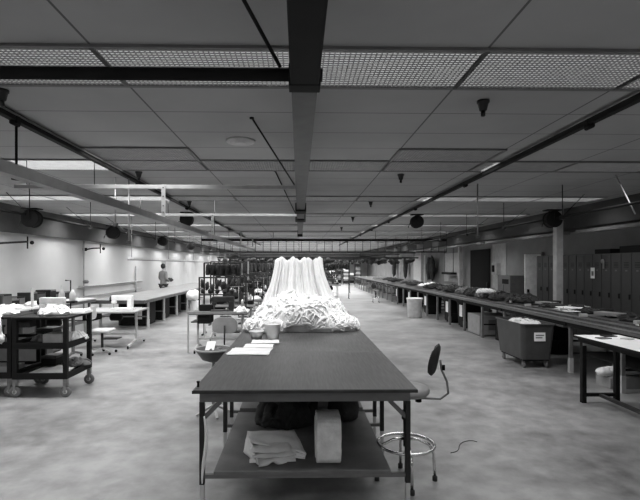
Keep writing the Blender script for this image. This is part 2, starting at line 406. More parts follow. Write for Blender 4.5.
# overhead crosswise truss with rods, far
t = thing('overhead_truss', 'wide dark overhead truss with hanging rods crossing the middle of the room', 'truss', (0, 18, 0))
MB().box(-3.8, 5.8, -.05, .05, 2.68, 2.77).build('top_chord', 'black', t)
MB().box(-3.8, 5.8, -.03, .03, 2.24, 2.28).build('bottom_chord', 'dark', t)
for k in range(33):
    MB().tube([(-3.8+.3*k, 0, 2.26), (-3.8+.3*k, 0, 2.7)], .012, 6).build('rod', 'dark', t)
for xx in (-3.8, -1, 3, 5.8): MB().tube([(xx, 0, 2.7), (xx, 0, CEIL)], .01, 6).build('hanger_rod', 'dark', t)
for j, yy in enumerate((21.5, 25, 29)):
    t = thing('overhead_rack', 'dark overhead crosswise rack beyond the truss, %s one' % ORD[j], 'rack', (0, yy, 0), group='far overhead racks')
    MB().box(-3.8, 5.6, -.04, .04, 2.05+.0*j, 2.12).box(-3.8, 5.6, .5, .58, 2.3, 2.36).build('rail', 'dark', t)
    for xx in (-3.7, 0, 5.4): MB().tube([(xx, 0, 2.08), (xx, 0, CEIL)], .012, 6).build('hanger_rod', 'dark', t)
    m = MB()
    for k in range(60):
        a = -3.7+9.2*random.random(); z = 2.0-random.random()*.12
        m.blob((a, random.uniform(-.1, .1), z), .05+.1*random.random(), .06, .05+.08*random.random(), .3, k, 8, 5)
    o = m.build('hung_clutter', 'darkcloth', t); o['kind'] = 'stuff'

# ------------------------------------------------------------------ heaps of cloth
def heap_mesh(w, d, h, seed, strips=30, rad=.03, rough=.03, power=1.0, base=True):
    rnd = random.Random(seed); m = MB()
    def H(x, y):
        e = max(0, 1-((x/(w/2))**2+(y/(d/2))**2))
        return h*e**(.5*power)*(.85+.3*noise.noise(Vector((x*3/w*1.2+seed, y*3/w*1.2, seed))))
    if base:
        n, k = 12, 36; vs = [(0, 0, H(0, 0))]
        for i in range(1, n+1):
            for j in range(k):
                q = 2*PI*j/k; e = 1+.10*noise.noise(Vector((math.cos(q)*2, math.sin(q)*2, seed)))
                x, y = w/2*i/n*math.cos(q)*e*.97, d/2*i/n*math.sin(q)*e*.97
                z = H(x/e, y/e) + rough*noise.noise(Vector((x*9, y*9, seed)))*1.2 if i < n else .002
                vs.append((x, y, max(.002, z)))
        fs = [(0, 1+j, 1+(j+1) % k) for j in range(k)]
        for i in range(n-1):
            for j in range(k): fs.append((1+i*k+j, 1+(i+1)*k+j, 1+(i+1)*k+(j+1) % k, 1+i*k+(j+1) % k))
        fs.append(tuple(1+(n-1)*k+j for j in range(k)))
        m.add(vs, fs, True)
    for s in range(strips):
        a = rnd.random()*2*PI; r0 = rnd.uniform(.1, .95); ln = rnd.uniform(.5, 1.4); turn = rnd.uniform(-.9, .9); rr = rad*rnd.uniform(.6, 1.3)
        x, y = w/2*r0*math.cos(a)*.9, d/2*r0*math.sin(a)*.9
        dr = a + (PI/2 if rnd.random() < .6 else 0) + rnd.uniform(-.5, .5); pts = []; rs = []
        st = w*.045
        for i in range(int(8+ln*8)):
            e = (x/(w/2))**2+(y/(d/2))**2
            if e > .93: dr += .7
            z = H(x, y)+rr*.2+rough*noise.noise(Vector((x*14, y*14, s)))
            pts.append((x, y, max(rr*.7, z))); rs.append(rr*(1+.35*noise.noise(Vector((i*.6, s, 0)))))
            x += st*math.cos(dr); y += st*math.sin(dr); dr += turn*.22
            f = (x/(w/2*.99))**2+(y/(d/2*.99))**2
            if f > 1: x /= f**.5; y /= f**.5
        rs[0] *= .3; rs[-1] *= .3
        m.tube(pts, rs, 7, flat=.65)
    return m

# ------------------------------------------------------------------ centre cutting tables
def cutting_table(y0, y1, top, label, yl, shelf=True):
    t = thing('cutting_table', label, 'table', (0, y0, 0), group='cutting tables end to end')
    L = y1-y0; x0, x1 = -.74, .83
    MB().box(x0, x1, .0, L, .853, .88).build('tabletop', top, t, bevel=.004)
    MB().box(x0-.002, x1+.002, -.008, .0, .856, .877).build('edge_band', 'iron', t)
    MB().box(-.70, .79, .04, .07, .785, .852).box(-.70, .79, L-.07, L-.04, .785, .852).box(-.70, -.675, .07, L-.07, .785, .852).box(.765, .79, .07, L-.07, .785, .852).build('apron', 'grey', t)
    for yy in yl:
        for sx, xx in ((-1, -.685), (1, .775)):
            lg = MB().box(xx-.018, xx+.018, yy-.018, yy+.018, .2, .785).build('leg', 'dark', t, bevel=.003)
            MB().box(xx-.015, xx+.015, yy-.015, yy+.015, 0, .2).build('foot', 'light', lg)
            MB().bar((xx-sx*.13, yy, .785), (xx-sx*.015, yy, .67), .03, .03).build('brace', 'grey', t)
        MB().box(-.667, .757, yy-.014, yy+.014, .243, .27).build('stretcher', 'grey', t)
    if shelf:
        MB().box(-.6, .65, yl[0]-.03, L-.05, .272, .30).build('lower_shelf', 'shelf', t, bevel=.004)
    return t
cutting_table(3.21, 4.6, 'top_a', 'nearest section of the long dark-topped cutting table with loaded lower shelf', (.06, 1.08))
cutting_table(4.602, 7.6, 'top_b', 'middle section of the long cutting table carrying the white fabric heap', (.1, 1.5, 2.9))
cutting_table(7.602, 10.4, 'top_b', 'far section of the long cutting table behind the white fabric heap', (.1, 2.7))
tag(MB().lathe([(.008, 0), (.008, .03), (.012, .032), (.012, .04)], n=10).build('peg', 'black', None, (-.72, 3.3, .88)), 'tiny black peg on the near left corner of the cutting table', 'peg')

# papers on table
for i, (x, y, w, d, rz) in enumerate([(-.49, 4.62, .4, .34, -.05), (-.43, 4.92, .3, .22, .02), (-.38, 5.2, .3, .22, .06)]):
    m = MB()
    for k in range(4): m.box(-w/2, w/2, -d/2, d/2, .0022*k, .0022*k+.002, rz=.03*k*(-1)**k)
    tag(m.build('paper_stack', 'paper', None, (x, y, .8805), rz=rz), ['largest white paper sheets on the cutting table, nearest the camera', 'white paper sheets on the cutting table between two others', 'white paper sheets on the cutting table right before the cups'][i], 'papers', 'papers on the cutting table')
t = thing('bucket', 'pale plastic bucket at the foot of the white fabric heap', 'bucket', (-.31, 5.4, .88))
MB().lathe([(.07,.002),(.095,.17),(.102,.172),(.102,.182),(.094,.182),(.09,.17),(.066,.012)], n=24).build('body', 'bin', t)
m = MB().blob((0, 0, .15), .08, .08, .03, .2, 3); m.build('contents', 'paper', t)
t = thing('bowl', 'low pale bowl beside the bucket on the cutting table', 'bowl', (-.5, 5.42, .88))
MB().lathe([(.06,.002),(.085,.09),(.09,.095),(.083,.095),(.055,.012)], n=24).build('body', 'bin', t)

# the white draped fabric
t = thing('fabric_heap', 'huge heap of white gathered fabric strips, draped high and spilling over the cutting table', 'fabric', (0, 0, .88))
def place(m, dx, dy, dz=0): m.v = [(x+dx, y+dy, z+dz) for x, y, z in m.v]; return m
m = place(heap_mesh(1.36, 1.15, .50, 5, 230, .019, .08, .8), .03, 6.5)
m.build('spilled_mound', 'cloth', t)
m = place(heap_mesh(.86, .56, .24, 9, 130, .017, .07, .7), .38, 6.2); m.build('right_spill', 'cloth', t)
m = place(heap_mesh(.62, .5, .20, 19, 80, .017, .06, .7), -.42, 6.08); m.build('left_spill', 'cloth', t)
rnd = random.Random(4)
NS = 12
for k in range(NS):
    u = k/(NS-1); m = MB(); pts = []; rs = []
    xt = -.32+.63*u; xb = -.56+1.2*u**1.0; bow = rnd.uniform(-.02, .02)
    yoff = .025*math.sin(k*2.3)
    for i in range(22):
        v = i/21
        x = xb+(xt-xb)*(1-(1-v)**1.8)+bow*math.sin(v*PI)
        y = 6.72+.20*v+yoff-.1*(1-v)**2
        z = .08+(.86+.03*math.sin(k*1.9))*v
        pts.append((x, y, z)); rs.append((.062-.023*v)*(1+.10*math.sin(v*7+k)))
    n = 22; vs = []
    for i, p in enumerate(pts):
        for j in range(n):
            q = 2*PI*j/n
            rr = rs[i]*(1+.30*math.sin(5*q+k*1.7+i*.06)+.10*math.sin(9*q+k+i*.1)+.05*noise.noise(Vector((j*.5, i*.5, k))))
            vs.append((p[0]+rr*math.cos(q)*1.0, p[1]+rr*math.sin(q)*1.4, p[2]))
    fs = [(i*n+j, i*n+(j+1) % n, (i+1)*n+(j+1) % n, (i+1)*n+j) for i in range(21) for j in range(n)]
    top = len(vs); vs.append((pts[-1][0], pts[-1][1], pts[-1][2]+.035)); fs += [(21*n+j, 21*n+(j+1) % n, top) for j in range(n)]
    m.add(vs, fs, True); m.build('hanging_strand', 'cloth', t)
st = thing('drape_stand', 'dark stand on the cutting table holding up the white drapes, mostly hidden', 'stand', (0, 7.3, .88))
MB().box(-.4, .4, -.03, .03, 0, .02).box(-.32, -.29, -.015, .015, .02, .93).box(.29, .32, -.015, .015, .02, .93).build('post', 'dark', st)
MB().tube([(-.34, 0, .93), (.34, 0, .93)], .015).build('crossbar', 'dark', st)

# lower shelf items
def folded_cloth(name, label, loc, w, d, h, matn, rz=0, layers=4, seed=1):
    t = thing(name, label, 'cloth', loc, rz)
    m = MB(); rnd = random.Random(seed)
    for L in range(layers):
        nx, ny = 14, 10; z0 = h*L/layers; hh = h/layers*.95
        sx = 1-.06*L*rnd.random(); ox = rnd.uniform(-.02, .02); vs = []
        for side in (0, 1):
            for i in range(nx+1):
                for j in range(ny+1):
                    u, v = i/nx*2-1, j/ny*2-1
                    e = (1-abs(u)**6)*(1-abs(v)**6)
                    ux = u*w/2*sx+ox+.02*noise.noise(Vector((v*2, L, seed))); vy = v*d/2*sx*(1-.12*u*(L % 2))
                    zz = z0+hh*(.5+(.5 if side else -.5)*e**.4)+.012*noise.noise(Vector((u*2, v*2, seed+L)))*(1 if L or side else 0)
                    vs.append((ux, vy, max(.001, zz)))
        N = (nx+1)*(ny+1); fs = []
        for s in (0, 1):
            for i in range(nx):
                for j in range(ny):
                    a = s*N+i*(ny+1)+j; q = (a, a+1, a+ny+2, a+ny+1); fs.append(q if s else q[::-1])
        m.add(vs, fs, True)
    m.build('folds', matn, t)
    return t
t = folded_cloth('folded_canvas', 'folded pale canvas lying on the lower shelf at the left', (-.2, 3.5, .30), .34, .30, .10, 'canvas', .06, 3, 3)
def sheet(cs, name, seed, nu=14, nv=10, wob=.012):
    A, B, C_, D = [Vector(c) for c in cs]; vs = []
    for i in range(nu+1):
        for j in range(nv+1):
            u, v = i/nu, j/nv; p = A*(1-u)*(1-v)+B*u*(1-v)+C_*u*v+D*(1-u)*v
            p.z = max(.008, p.z+wob*noise.noise(Vector((u*3, v*3, seed)))*1.5+.012*math.sin(PI*u)*math.sin(PI*v)); vs.append(p)
    fs = [(i*(nv+1)+j, (i+1)*(nv+1)+j, (i+1)*(nv+1)+j+1, i*(nv+1)+j+1) for i in range(nu) for j in range(nv)]
    o = MB().add(vs, fs, True).build(name, 'canvas', t); q = o.modifiers.new('s', 'SOLIDIFY'); q.thickness = .011
sheet([(-.20,.17,.135), (.17,.18,.13), (.25,-.09,.05), (-.17,-.03,.125)], 'top_flap', 1)
sheet([(-.20,.17,.132), (-.17,-.03,.122), (-.10,-.19,.012), (-.225,.06,.012)], 'side_flap', 2)
sheet([(-.12,-.02,.03), (.24,-.04,.03), (.10,-.15,.012), (-.10,-.19,.010)], 'inner_flap', 3, wob=.02)
sheet([(-.06,-.05,.09), (.25,-.09,.046), (.235,-.12,.018), (.0,-.10,.05)], 'front_fold', 4)
t = thing('fabric_roll', 'thick upright roll of pale batting on the lower shelf', 'fabric roll', (.215, 3.45, .30))
def sq(r, q): return r*(1+.07*math.cos(4*q))
m = MB(); n = 40; R = .185; prof = []
vs = []
R = .168
for xx, rr in ((-.09, .04), (-.09, R-.01), (-.085, R), (.085, R), (.09, R-.01), (.09, .04)):
    for j in range(n):
        q = 2*PI*j/n; c_, s_ = math.cos(q), math.sin(q); r = rr/((abs(c_)**4+abs(s_)**4)**.25)
        vs.append((xx+.004*noise.noise(Vector((q*3, rr*20, 1))), r*math.cos(q), .17+r*math.sin(q)))
fs = [(i*n+j, i*n+(j+1) % n, (i+1)*n+(j+1) % n, (i+1)*n+j) for i in range(5) for j in range(n)]
fs.append(tuple(range(n))[::-1]); fs.append(tuple(5*n+j for j in range(n)))
m.add(vs, fs, False).build('roll', 'roll', t)
m = MB(); pts = []
for k in range(150):
    q = k*.25; r = .04+.115*k/150
    pts.append((-.093, r*math.cos(q), .17+r*math.sin(q)))
m.tube(pts, .0035, 5).build('wound_edge', 'canvas', t)
m = MB().lathe([(.03, 0), (.14, .02), (.15, .1), (.13, .22), (.05, .28), (.015, .3)], (0, 0, 0), 20)
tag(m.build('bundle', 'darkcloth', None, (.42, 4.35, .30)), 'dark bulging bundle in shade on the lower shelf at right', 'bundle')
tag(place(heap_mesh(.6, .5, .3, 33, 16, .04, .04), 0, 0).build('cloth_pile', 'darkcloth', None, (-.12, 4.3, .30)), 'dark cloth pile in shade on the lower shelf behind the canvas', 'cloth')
# strap by left leg
m = MB(); pts = []
for k in range(26):
    v = k/25; pts.append((-.655+.014*math.sin(v*5), 3.21+.01*math.sin(v*3), .70-.46*v+.002))
m.tube(pts, [.01+.02*math.sin(PI*min(1, k/25*1.0)) for k in range(26)], 8, flat=.45)
tag(m.build('cloth_strip', 'cloth', None, (0, -.02, 0)), 'white twisted cloth strip hanging beside the near left table leg', 'cloth')

# ------------------------------------------------------------------ stool right of table
def stool(label, loc, rz, back=True, s=1.0):
    t = thing('work_stool', label, 'stool', loc, rz)
    MB().lathe([(.05,.70),(.17,.705),(.185,.72),(.19,.745),(.175,.765),(.1,.775),(.01,.777)], n=28).build('seat', 'vinyl', t)
    MB().tube([(0,0,.28),(0,0,.70)], .022, 12).lathe([(.035,.5),(.035,.56),(.03,.57)], n=12).build('post', 'dark', t)
    MB().ring((0,0,.30), .225, .0125, 36, 8).build('foot_ring', 'chrome', t)
    for k in range(4):
        q = .35+k*PI/2; c, s_ = math.cos(q), math.sin(q)
        MB().tube([(.02*c,.02*s_,.34),(.1*c,.1*s_,.335),(.19*c,.19*s_,.29),(.225*c,.225*s_,.22),(.235*c,.235*s_,.03)], .012, 8).build('leg', 'chrome', t)
        MB().lathe([(.02,0),(.02,.035),(.012,.04)], (.235*c,.235*s_,0), 10).build('foot', 'rubber', t)
        
    MB().tube([(0,0,.695),(.12,0,.68),(.27,0,.69),(.33,0,.74),(.32,0,.83),(.28,0,.92),(.27,0,1.0)], .009, 8).build('back_bar', 'mid', t)
    MB().lathe([(.022,0),(.022,.02)], (.285,0,.94), 10, 'X').build('knob', 'black', t); MB().lathe([(.025,0),(.025,.03)], (.1,0,.65), 10).build('knob', 'black', t)
    m = MB(); nx, ny = 12, 10; vs = []
    for sd in (0, 1):
        for i in range(nx+1):
            for j in range(ny+1):
                u, v = i/nx*2-1, j/ny*2-1
                uu = u*math.sqrt(1-v*v*.45); vv = v*math.sqrt(1-u*u*.45)
                th = .022*max(0, 1-max(abs(u), abs(v))**6)
                vs.append((.235-.04*uu*uu+(th if sd else -th)+.1*(vv*.12/.12)*.25, uu*.17, 1.0+vv*.125))
    N = (nx+1)*(ny+1)
    for sd in (0, 1): pass
    fs = []
    for sd in (0, 1):
        for i in range(nx):
            for j in range(ny):
                a = sd*N+i*(ny+1)+j; q = (a, a+1, a+ny+2, a+ny+1); fs.append(q if sd else q[::-1])
    b = m.add(vs, fs, True).build('backrest', 'rubber', t)
    return t
stool('drafting stool with dark backrest and chrome foot ring, tucked at the table right side', (.868, 3.72, 0), -.38)

# work chair
def work_chair(label, loc, rz, seatmat='vinyl'):
    t = thing('work_chair', label, 'chair', loc, rz, 'work chairs')
    MB().box(-.2, .2, -.2, .2, .43, .49).build('seat', seatmat, t, bevel=.03)
    m = MB(); n = 20; vs = []
    for yy in (.19, .23):
        for k in range(n):
            q = 2*PI*k/n; c, s_ = math.cos(q), math.sin(q)
            x = .2*math.copysign(abs(c)**.55, c); z = .8+.13*math.copysign(abs(s_)**.55, s_)
            vs.append((x*(1-.15*max(0, (z-.8)/.13)), yy, z))
    fs = [(k, (k+1) % n, n+(k+1) % n, n+k) for k in range(n)]+[tuple(range(n))[::-1], tuple(n+k for k in range(n))]
    m.add(vs, fs).build('backrest', seatmat, t, bevel=.008)
    MB().tube([(0,.05,.42),(0,.24,.42),(0,.26,.5),(0,.25,.8)], .012).build('back_bar', 'dark', t)
    MB().tube([(0,0,.1),(0,0,.43)], .025, 10).build('post', 'dark', t)
    for k in range(5):
        q = k*2*PI/5+.3
        l = MB().bar((0,0,.12), (.26*math.cos(q), .26*math.sin(q), .07), .03, .02).build('leg', 'light', t)
        MB().lathe([(.025,-.012),(.028,0),(.025,.012)], (.26*math.cos(q), .26*math.sin(q), .028), 10, 'X').build('caster', 'black', l)
    return t
work_chair('grey upholstered chair back left of the cutting table', (-1.17, 7.5, 0), PI)
work_chair('pale-seated low work chair pushed under the sewing table behind the cart', (-3.88, 9.15, 0), PI*.5, 'light')

# basket of scraps at left of table
t = thing('scrap_basket', 'round pale-rimmed basket on a stand beside the cutting table, holding scraps', 'basket', (-1.0, 5.4, 0))
MB().lathe([(.05,.62),(.13,.65),(.2,.75),(.212,.76),(.212,.775),(.2,.775),(.185,.755),(.12,.67),(.02,.65)], n=30).build('bowl', 'plastic', t)
MB().ring((0,0,.77), .21, .012, 32).build('rim', 'pale', t)
MB().tube([(0,0,.1),(0,0,.62)], .02, 10).build('post', 'light', t)
for k in range(4):
    q = k*PI/2+.4; MB().bar((0,0,.12), (.2*math.cos(q), .2*math.sin(q), .015), .03, .02).build('leg', 'light', t)
tag(place(heap_mesh(.3, .3, .07, 12, 10, .02, .02), 0, 0).build('scrap_cloth', 'greycloth', None, (-.98, 5.4, .705)), 'grey scrap cloth lying in the round basket', 'cloth')
tag(MB().box(-.05, .05, -.08, .08, 0, .012, tx=.5).build('scrap_paper', 'paper', None, (-1.03, 5.38, .80)), 'white scrap sheet tilted in the round basket', 'paper')

# ------------------------------------------------------------------ carts left
def utility_cart(label, loc, w, d):
    t = thing('utility_cart', label, 'cart', loc, 0, 'black shelf carts')
    for i, z in enumerate((.27, .67, 1.03)):
        h = .085 if i < 2 else .035
        m = MB().box(-w/2, w/2, -d/2, d/2, z, z+.012)
        if i < 2:
            m.box(-w/2, w/2, -d/2, -d/2+.012, z-.03, z+.055).box(-w/2, w/2, d/2-.012, d/2, z-.03, z+.055).box(-w/2, -w/2+.012, -d/2+.012, d/2-.012, z-.03, z+.055).box(w/2-.012, w/2, -d/2+.012, d/2-.012, z-.03, z+.055)
        else: m.box(-w/2, w/2, -d/2, d/2, z+.012, z+.03)
        m.build('shelf', 'black', t, bevel=.004)
    for sx in (-1, 1):
        for sy in (-1, 1):
            x, y = sx*(w/2-.03), sy*(d/2-.03)
            MB().box(x-.028, x+.028, y-.028, y+.028, .24, 1.03).build('leg', 'black', t, bevel=.004)
            c = MB().lathe([(.05,-.022),(.07,-.018),(.074,0),(.07,.018),(.05,.022)], (x, y, .074), 18, 'Y').build('caster', 'hubm', t)
            MB().lathe([(.03,-.026),(.03,.026)], (x, y, .074), 10, 'Y').build('hub', 'light', c)
            MB().box(x-.03, x+.03, y-.02, y+.02, .152, .24).box(x-.015, x+.015, y-.035, y-.028, .06, .2).box(x-.015, x+.015, y+.028, y+.035, .06, .2).build('fork', 'mid', c)
    return t
utility_cart('black three-shelf cart with white cloth on top, in the left aisle', (-3.42, 6.5, 0), .72, .74)
utility_cart('black shelf cart cut off by the left edge of the photo', (-4.22, 6.55, 0), .8, .74)
# cart contents
def tg(m, name, mt, loc, label, cat, group=None, rz=0, bevel=0, kind=None):
    return tag(m.build(name, mt, None, loc, bevel, rz), label, cat, group, kind)
tg(heap_mesh(.42, .34, .13, 41, 18, .025, .03), 'cloth_pile', 'cloth', (-3.4, 6.45, 1.062), 'white cloth pile on top of the black cart', 'cloth')
tg(MB().box(-.2, .2, -.13, .13, 0, .03).box(-.17, .19, -.12, .1, .03, .05, rz=.1), 'paper_stack', 'paper', (-3.22, 6.68, 1.062), 'white paper stack at the back corner of the cart top', 'papers', bevel=.004)
tg(MB().box(-.13, .13, -.1, .1, 0, .06), 'carton', 'plastic', (-3.64, 6.7, 1.062), 'flat dark box behind the white cloth on the cart top', 'box', bevel=.005)
tg(MB().box(-.13, .13, -.12, .12, 0, .005).box(-.13, -.125, -.12, .12, 0, .13).box(.125, .13, -.12, .12, 0, .13).box(-.13, .13, -.12, -.115, 0, .13).box(-.13, .13, .115, .12, 0, .13), 'open_carton', 'light', (-3.33, 6.4, .683), 'pale open box on the cart middle shelf', 'box')
tg(heap_mesh(.3, .25, .12, 43, 12, .02, .03), 'cloth_pile', 'cloth', (-3.2, 6.68, .683), 'crumpled white cloth at the back of the cart middle shelf', 'cloth')
tg(heap_mesh(.3, .2, .08, 44, 12, .02, .03), 'cloth_pile', 'greycloth', (-3.6, 6.55, .683), 'grey cloth at the left of the cart middle shelf', 'cloth')
tg(MB().box(-.24, .2, -.2, .2, 0, .015).box(-.1, .24, -.17, .22, .015, .03, rz=.12), 'paper_stack', 'paper', (-3.4, 6.48, .283), 'flat white sheets on the cart bottom shelf', 'papers')
tg(heap_mesh(.4, .3, .1, 45, 14, .02, .02), 'cloth_pile', 'greycloth', (-3.2, 6.7, .315), 'dark grey cloth behind sheets on the cart bottom shelf', 'cloth')
tg(MB().box(-.2, .25, -.14, .14, 0, .1), 'carton', 'card', (-4.1, 6.4, .283), 'brownish grey carton low in the leftmost cart', 'box', bevel=.006)
tg(heap_mesh(.45, .35, .08, 46, 14, .02, .02), 'cloth_pile', 'cloth', (-4.15, 6.5, 1.062), 'white cloth on top of the leftmost cart', 'cloth')
m = MB().blob((0, 0, -.1), .06, .05, .07, .25, 4).tube([(0, 0, -.05), (.005, 0, .06), (-.01, .01, .17), (-.02, .06, .19)], [.03, .02, .018, .015], 8)
tg(m, 'hanging_bag', 'cloth', (-3.93, 6.12, .89), 'small white bag hanging off the leftmost cart', 'bag')

for i, (x, y, z, w, h, mt, lab) in enumerate([(-4.4, 6.6, .683, .3, .2, 'plastic', 'dark box on the middle shelf of the leftmost cart'),
      (-3.62, 6.75, .683, .22, .16, 'dark', 'small dark box at the back left of the cart middle shelf'),
      (-3.55, 6.72, .315, .2, .14, 'black', 'small black box at the back of the cart bottom shelf'),
      (-5.3, 7.1, 0, .8, .6, 'black', 'large black bin on the floor behind the leftmost cart'),
      (-4.6, 7.6, 0, .9, .5, 'plastic', 'large dark bin on the floor behind the black cart')]):
    t = thing('storage_bin', lab, 'bin', (x, y, z))
    MB().box(-w/2, w/2, -.13 if w < .5 else -.25, .13 if w < .5 else .25, 0, h).build('body', mt, t, bevel=.008)
    MB().box(-w/2-.008, w/2+.008, -.138 if w < .5 else -.258, .138 if w < .5 else .258, h-.03, h+.003).build('rim', 'iron', t, bevel=.003)
# ------------------------------------------------------------------ sewing machines and tables
def machine_parts(t, dx=0, dy=0, z=.78, mt='white'):
    MB().box(dx-.24, dx+.24, dy-.09, dy+.09, z, z+.04).build('bed', mt, t, bevel=.008)
    MB().box(dx+.12, dx+.23, dy-.06, dy+.06, z+.04, z+.22).box(dx-.22, dx+.23, dy-.055, dy+.055, z+.2, z+.31).box(dx-.22, dx-.13, dy-.055, dy+.055, z+.13, z+.2).build('arm', mt, t, bevel=.015)
    MB().tube([(dx-.18, dy-.01, z+.04), (dx-.18, dy-.01, z+.14)], .008).build('needle_bar', 'mid', t)
    MB().lathe([(.03,0),(.06,.005),(.06,.025),(.03,.03)], (dx-.26, dy, z+.23), 16, 'X').build('handwheel', 'black', t)
def sewing_table(name, label, loc, w=1.1, d=.6, z=.78, rz=0, stand=True, top='light', mm='white', dxm=.15, group='sewing tables', leg='grey'):
    t = thing(name, label, 'sewing table', loc, rz, group)
    MB().box(-w/2, w/2, -d/2, d/2, z-.035, z).build('tabletop', top, t, bevel=.006)
    for sx in (-1, 1):
        x = sx*(w/2-.12)
        MB().box(x-.02, x+.02, -.03, .03, .1, z-.035).build('leg', leg, t, bevel=.004)
        f = MB().bar((x, 0, .14), (x, -d/2-.02, .06), .035).bar((x, 0, .14), (x, d/2+.02, .06), .035).build('foot', leg, t)
        for sy in (-1, 1): MB().lathe([(.03,-.012),(.035,0),(.03,.012)], (x, sy*(d/2+.02), .035), 12, 'X').build('caster', 'black', f)
    MB().bar((-w/2+.12, 0, .25), (w/2-.12, 0, .25), .03).build('stretcher', leg, t)
    MB().lathe([(.07,-.12),(.08,-.1),(.08,.1),(.05,.13)], (.1, .05, z-.17), 14, 'X').build('motor', 'black', t)
    MB().box(-.15, .2, -.15, .12, .15, .17).build('treadle', 'dark', t)
    MB().box(-w/2+.16, -w/2+.4, -.2, .2, z-.22, z-.04).build('drawer', 'black', t)
    machine_parts(t, dxm, 0, z, mm)
    if stand:
        s = MB().tube([(dxm+.3, .15, z), (dxm+.3, .15, z+.5)], .008).tube([(dxm+.15, .15, z+.5), (dxm+.4, .15, z+.5)], .006).build('thread_stand', 'mid', t)
        for q in (.18, .38): MB().lathe([(.03,0),(.022,.1),(.01,.12)], (dxm+q, .15, z+.12), 10).build('thread_cone', 'paper', s)
    return t
sewing_table('sewing_table', 'pale rolling sewing table with white machine head, in the left aisle', (-4.1, 10.1, 0), 1.35, .95, .78, 0, False, 'pale', 'white', .25, leg='light')
t = sewing_table('sewing_table', 'dark sewing table with thread stand behind the black cart', (-4.66, 8.6, 0), 1.2, .6, .84, 0, False, 'grey', 'bin', .1)
tm = thing('thread_tree', 'black angled thread stand above the pale machine at left', 'thread stand', (-4.3, 8.75, .84))
MB().tube([(0,0,0),(0,0,.62),(-.1,0,.62)], .012).build('pole', 'black', tm)
for k, (dx, mt) in enumerate(((-.14, 'light'), (.06, 'bin'))): MB().lathe([(.055,0),(.05,.14),(.02,.2),(.01,.21)], (dx, -.05, .24), 14).build('thread_cone', mt, tm)
MB().box(-.2, .12, -.1, .02, .2, .235).build('cone_plate', 'dark', tm)

proto = None
def station(label, x, y):
    t = sewing_table('sewing_station', label, (x, y, 0), 1.15, .58, .8, 0, True, 'grey', 'iron', .05, 'sewing stations left of the cutting table', leg='light')
    MB().box(-.6, .58, -.31, -.28, .78, .83).build('front_rail', 'pale', t)
    MB().box(-.6, -.57, -.3, -.27, .02, .78).build('side_post', 'light', t)
    MB().box(-.55, -.2, -.2, .2, .6, .62).build('drawer_shelf', 'dark', t)
    MB().box(-.5, -.47, .26, .29, .8, 1.5).box(.47, .5, .26, .29, .8, 1.5).box(-.47, .47, .262, .288, 1.47, 1.5).box(-.47, .47, .262, .288, 1.12, 1.14).build('upright_frame', 'iron', t)
    m = MB()
    for k in range(9): m.blob((-.42+.105*k, .25, 1.36-.05*(k % 3)), .045, .04, .09, .3, k, 8, 6)
    for k in range(6): m.blob((-.4+.15*k, .22, 1.2), .05, .05, .05, .2, k, 8, 6)
    o = m.build('hung_tools', 'darkcloth', t); o['kind'] = 'stuff'
    MB().box(-.45, -.15, .1, .25, .8, .93).build('parts_tray', 'black', t, bevel=.01); MB().box(.38, .5, -.05, .1, .8, .9).build('parts_tray', 'black', t, bevel=.01)
    return t
ys = [9.4, 11.0, 12.6, 14.2, 16, 18, 20.5, 23, 26, 29, 33, 37]
proto = station('sewing station with pale front rail, nearest in the left centre row', -1.6, ys[0])
bpy.context.view_layer.update()
for i, yy in enumerate(ys[1:]):
    dup(proto, (-1.6 + .12*math.sin(i*2.1), yy, 0), 'sewing station, %s in the left centre row' % ORD[i+1])
for i, yy in enumerate([22, 25, 28, 32, 36, 40]):
    dup(proto, (1.4 + .2*math.sin(i*2.1), yy, 0), 'distant sewing station right of the white drapes, %s' % ORD[i])
for i, yy in enumerate([11.5, 13.6, 15.8, 18.4, 21.5, 25, 30]):
    dup(proto, (-.35 if i > 0 else -.3, yy+.2, 0), 'sewing station behind the white drapes, %s one' % ORD[i])
# white goods and things on stations
for i, (x, y, z, w) in enumerate([(-1.15, 9.35, .8, .3), (-1.2, 12.6, .8, .35), (-.9, 14.2, .8, .3), (-1.4, 16, .8, .4)]):
    tg(heap_mesh(w, .3, .12, 60+i, 8, .02, .03), 'cloth_pile', 'cloth', (x, y-.13, z), 'white cloth on the sewing station, %s of the left centre row' % ORD[[0, 2, 3, 4][i]], 'cloth', 'white cloths on the sewing stations')
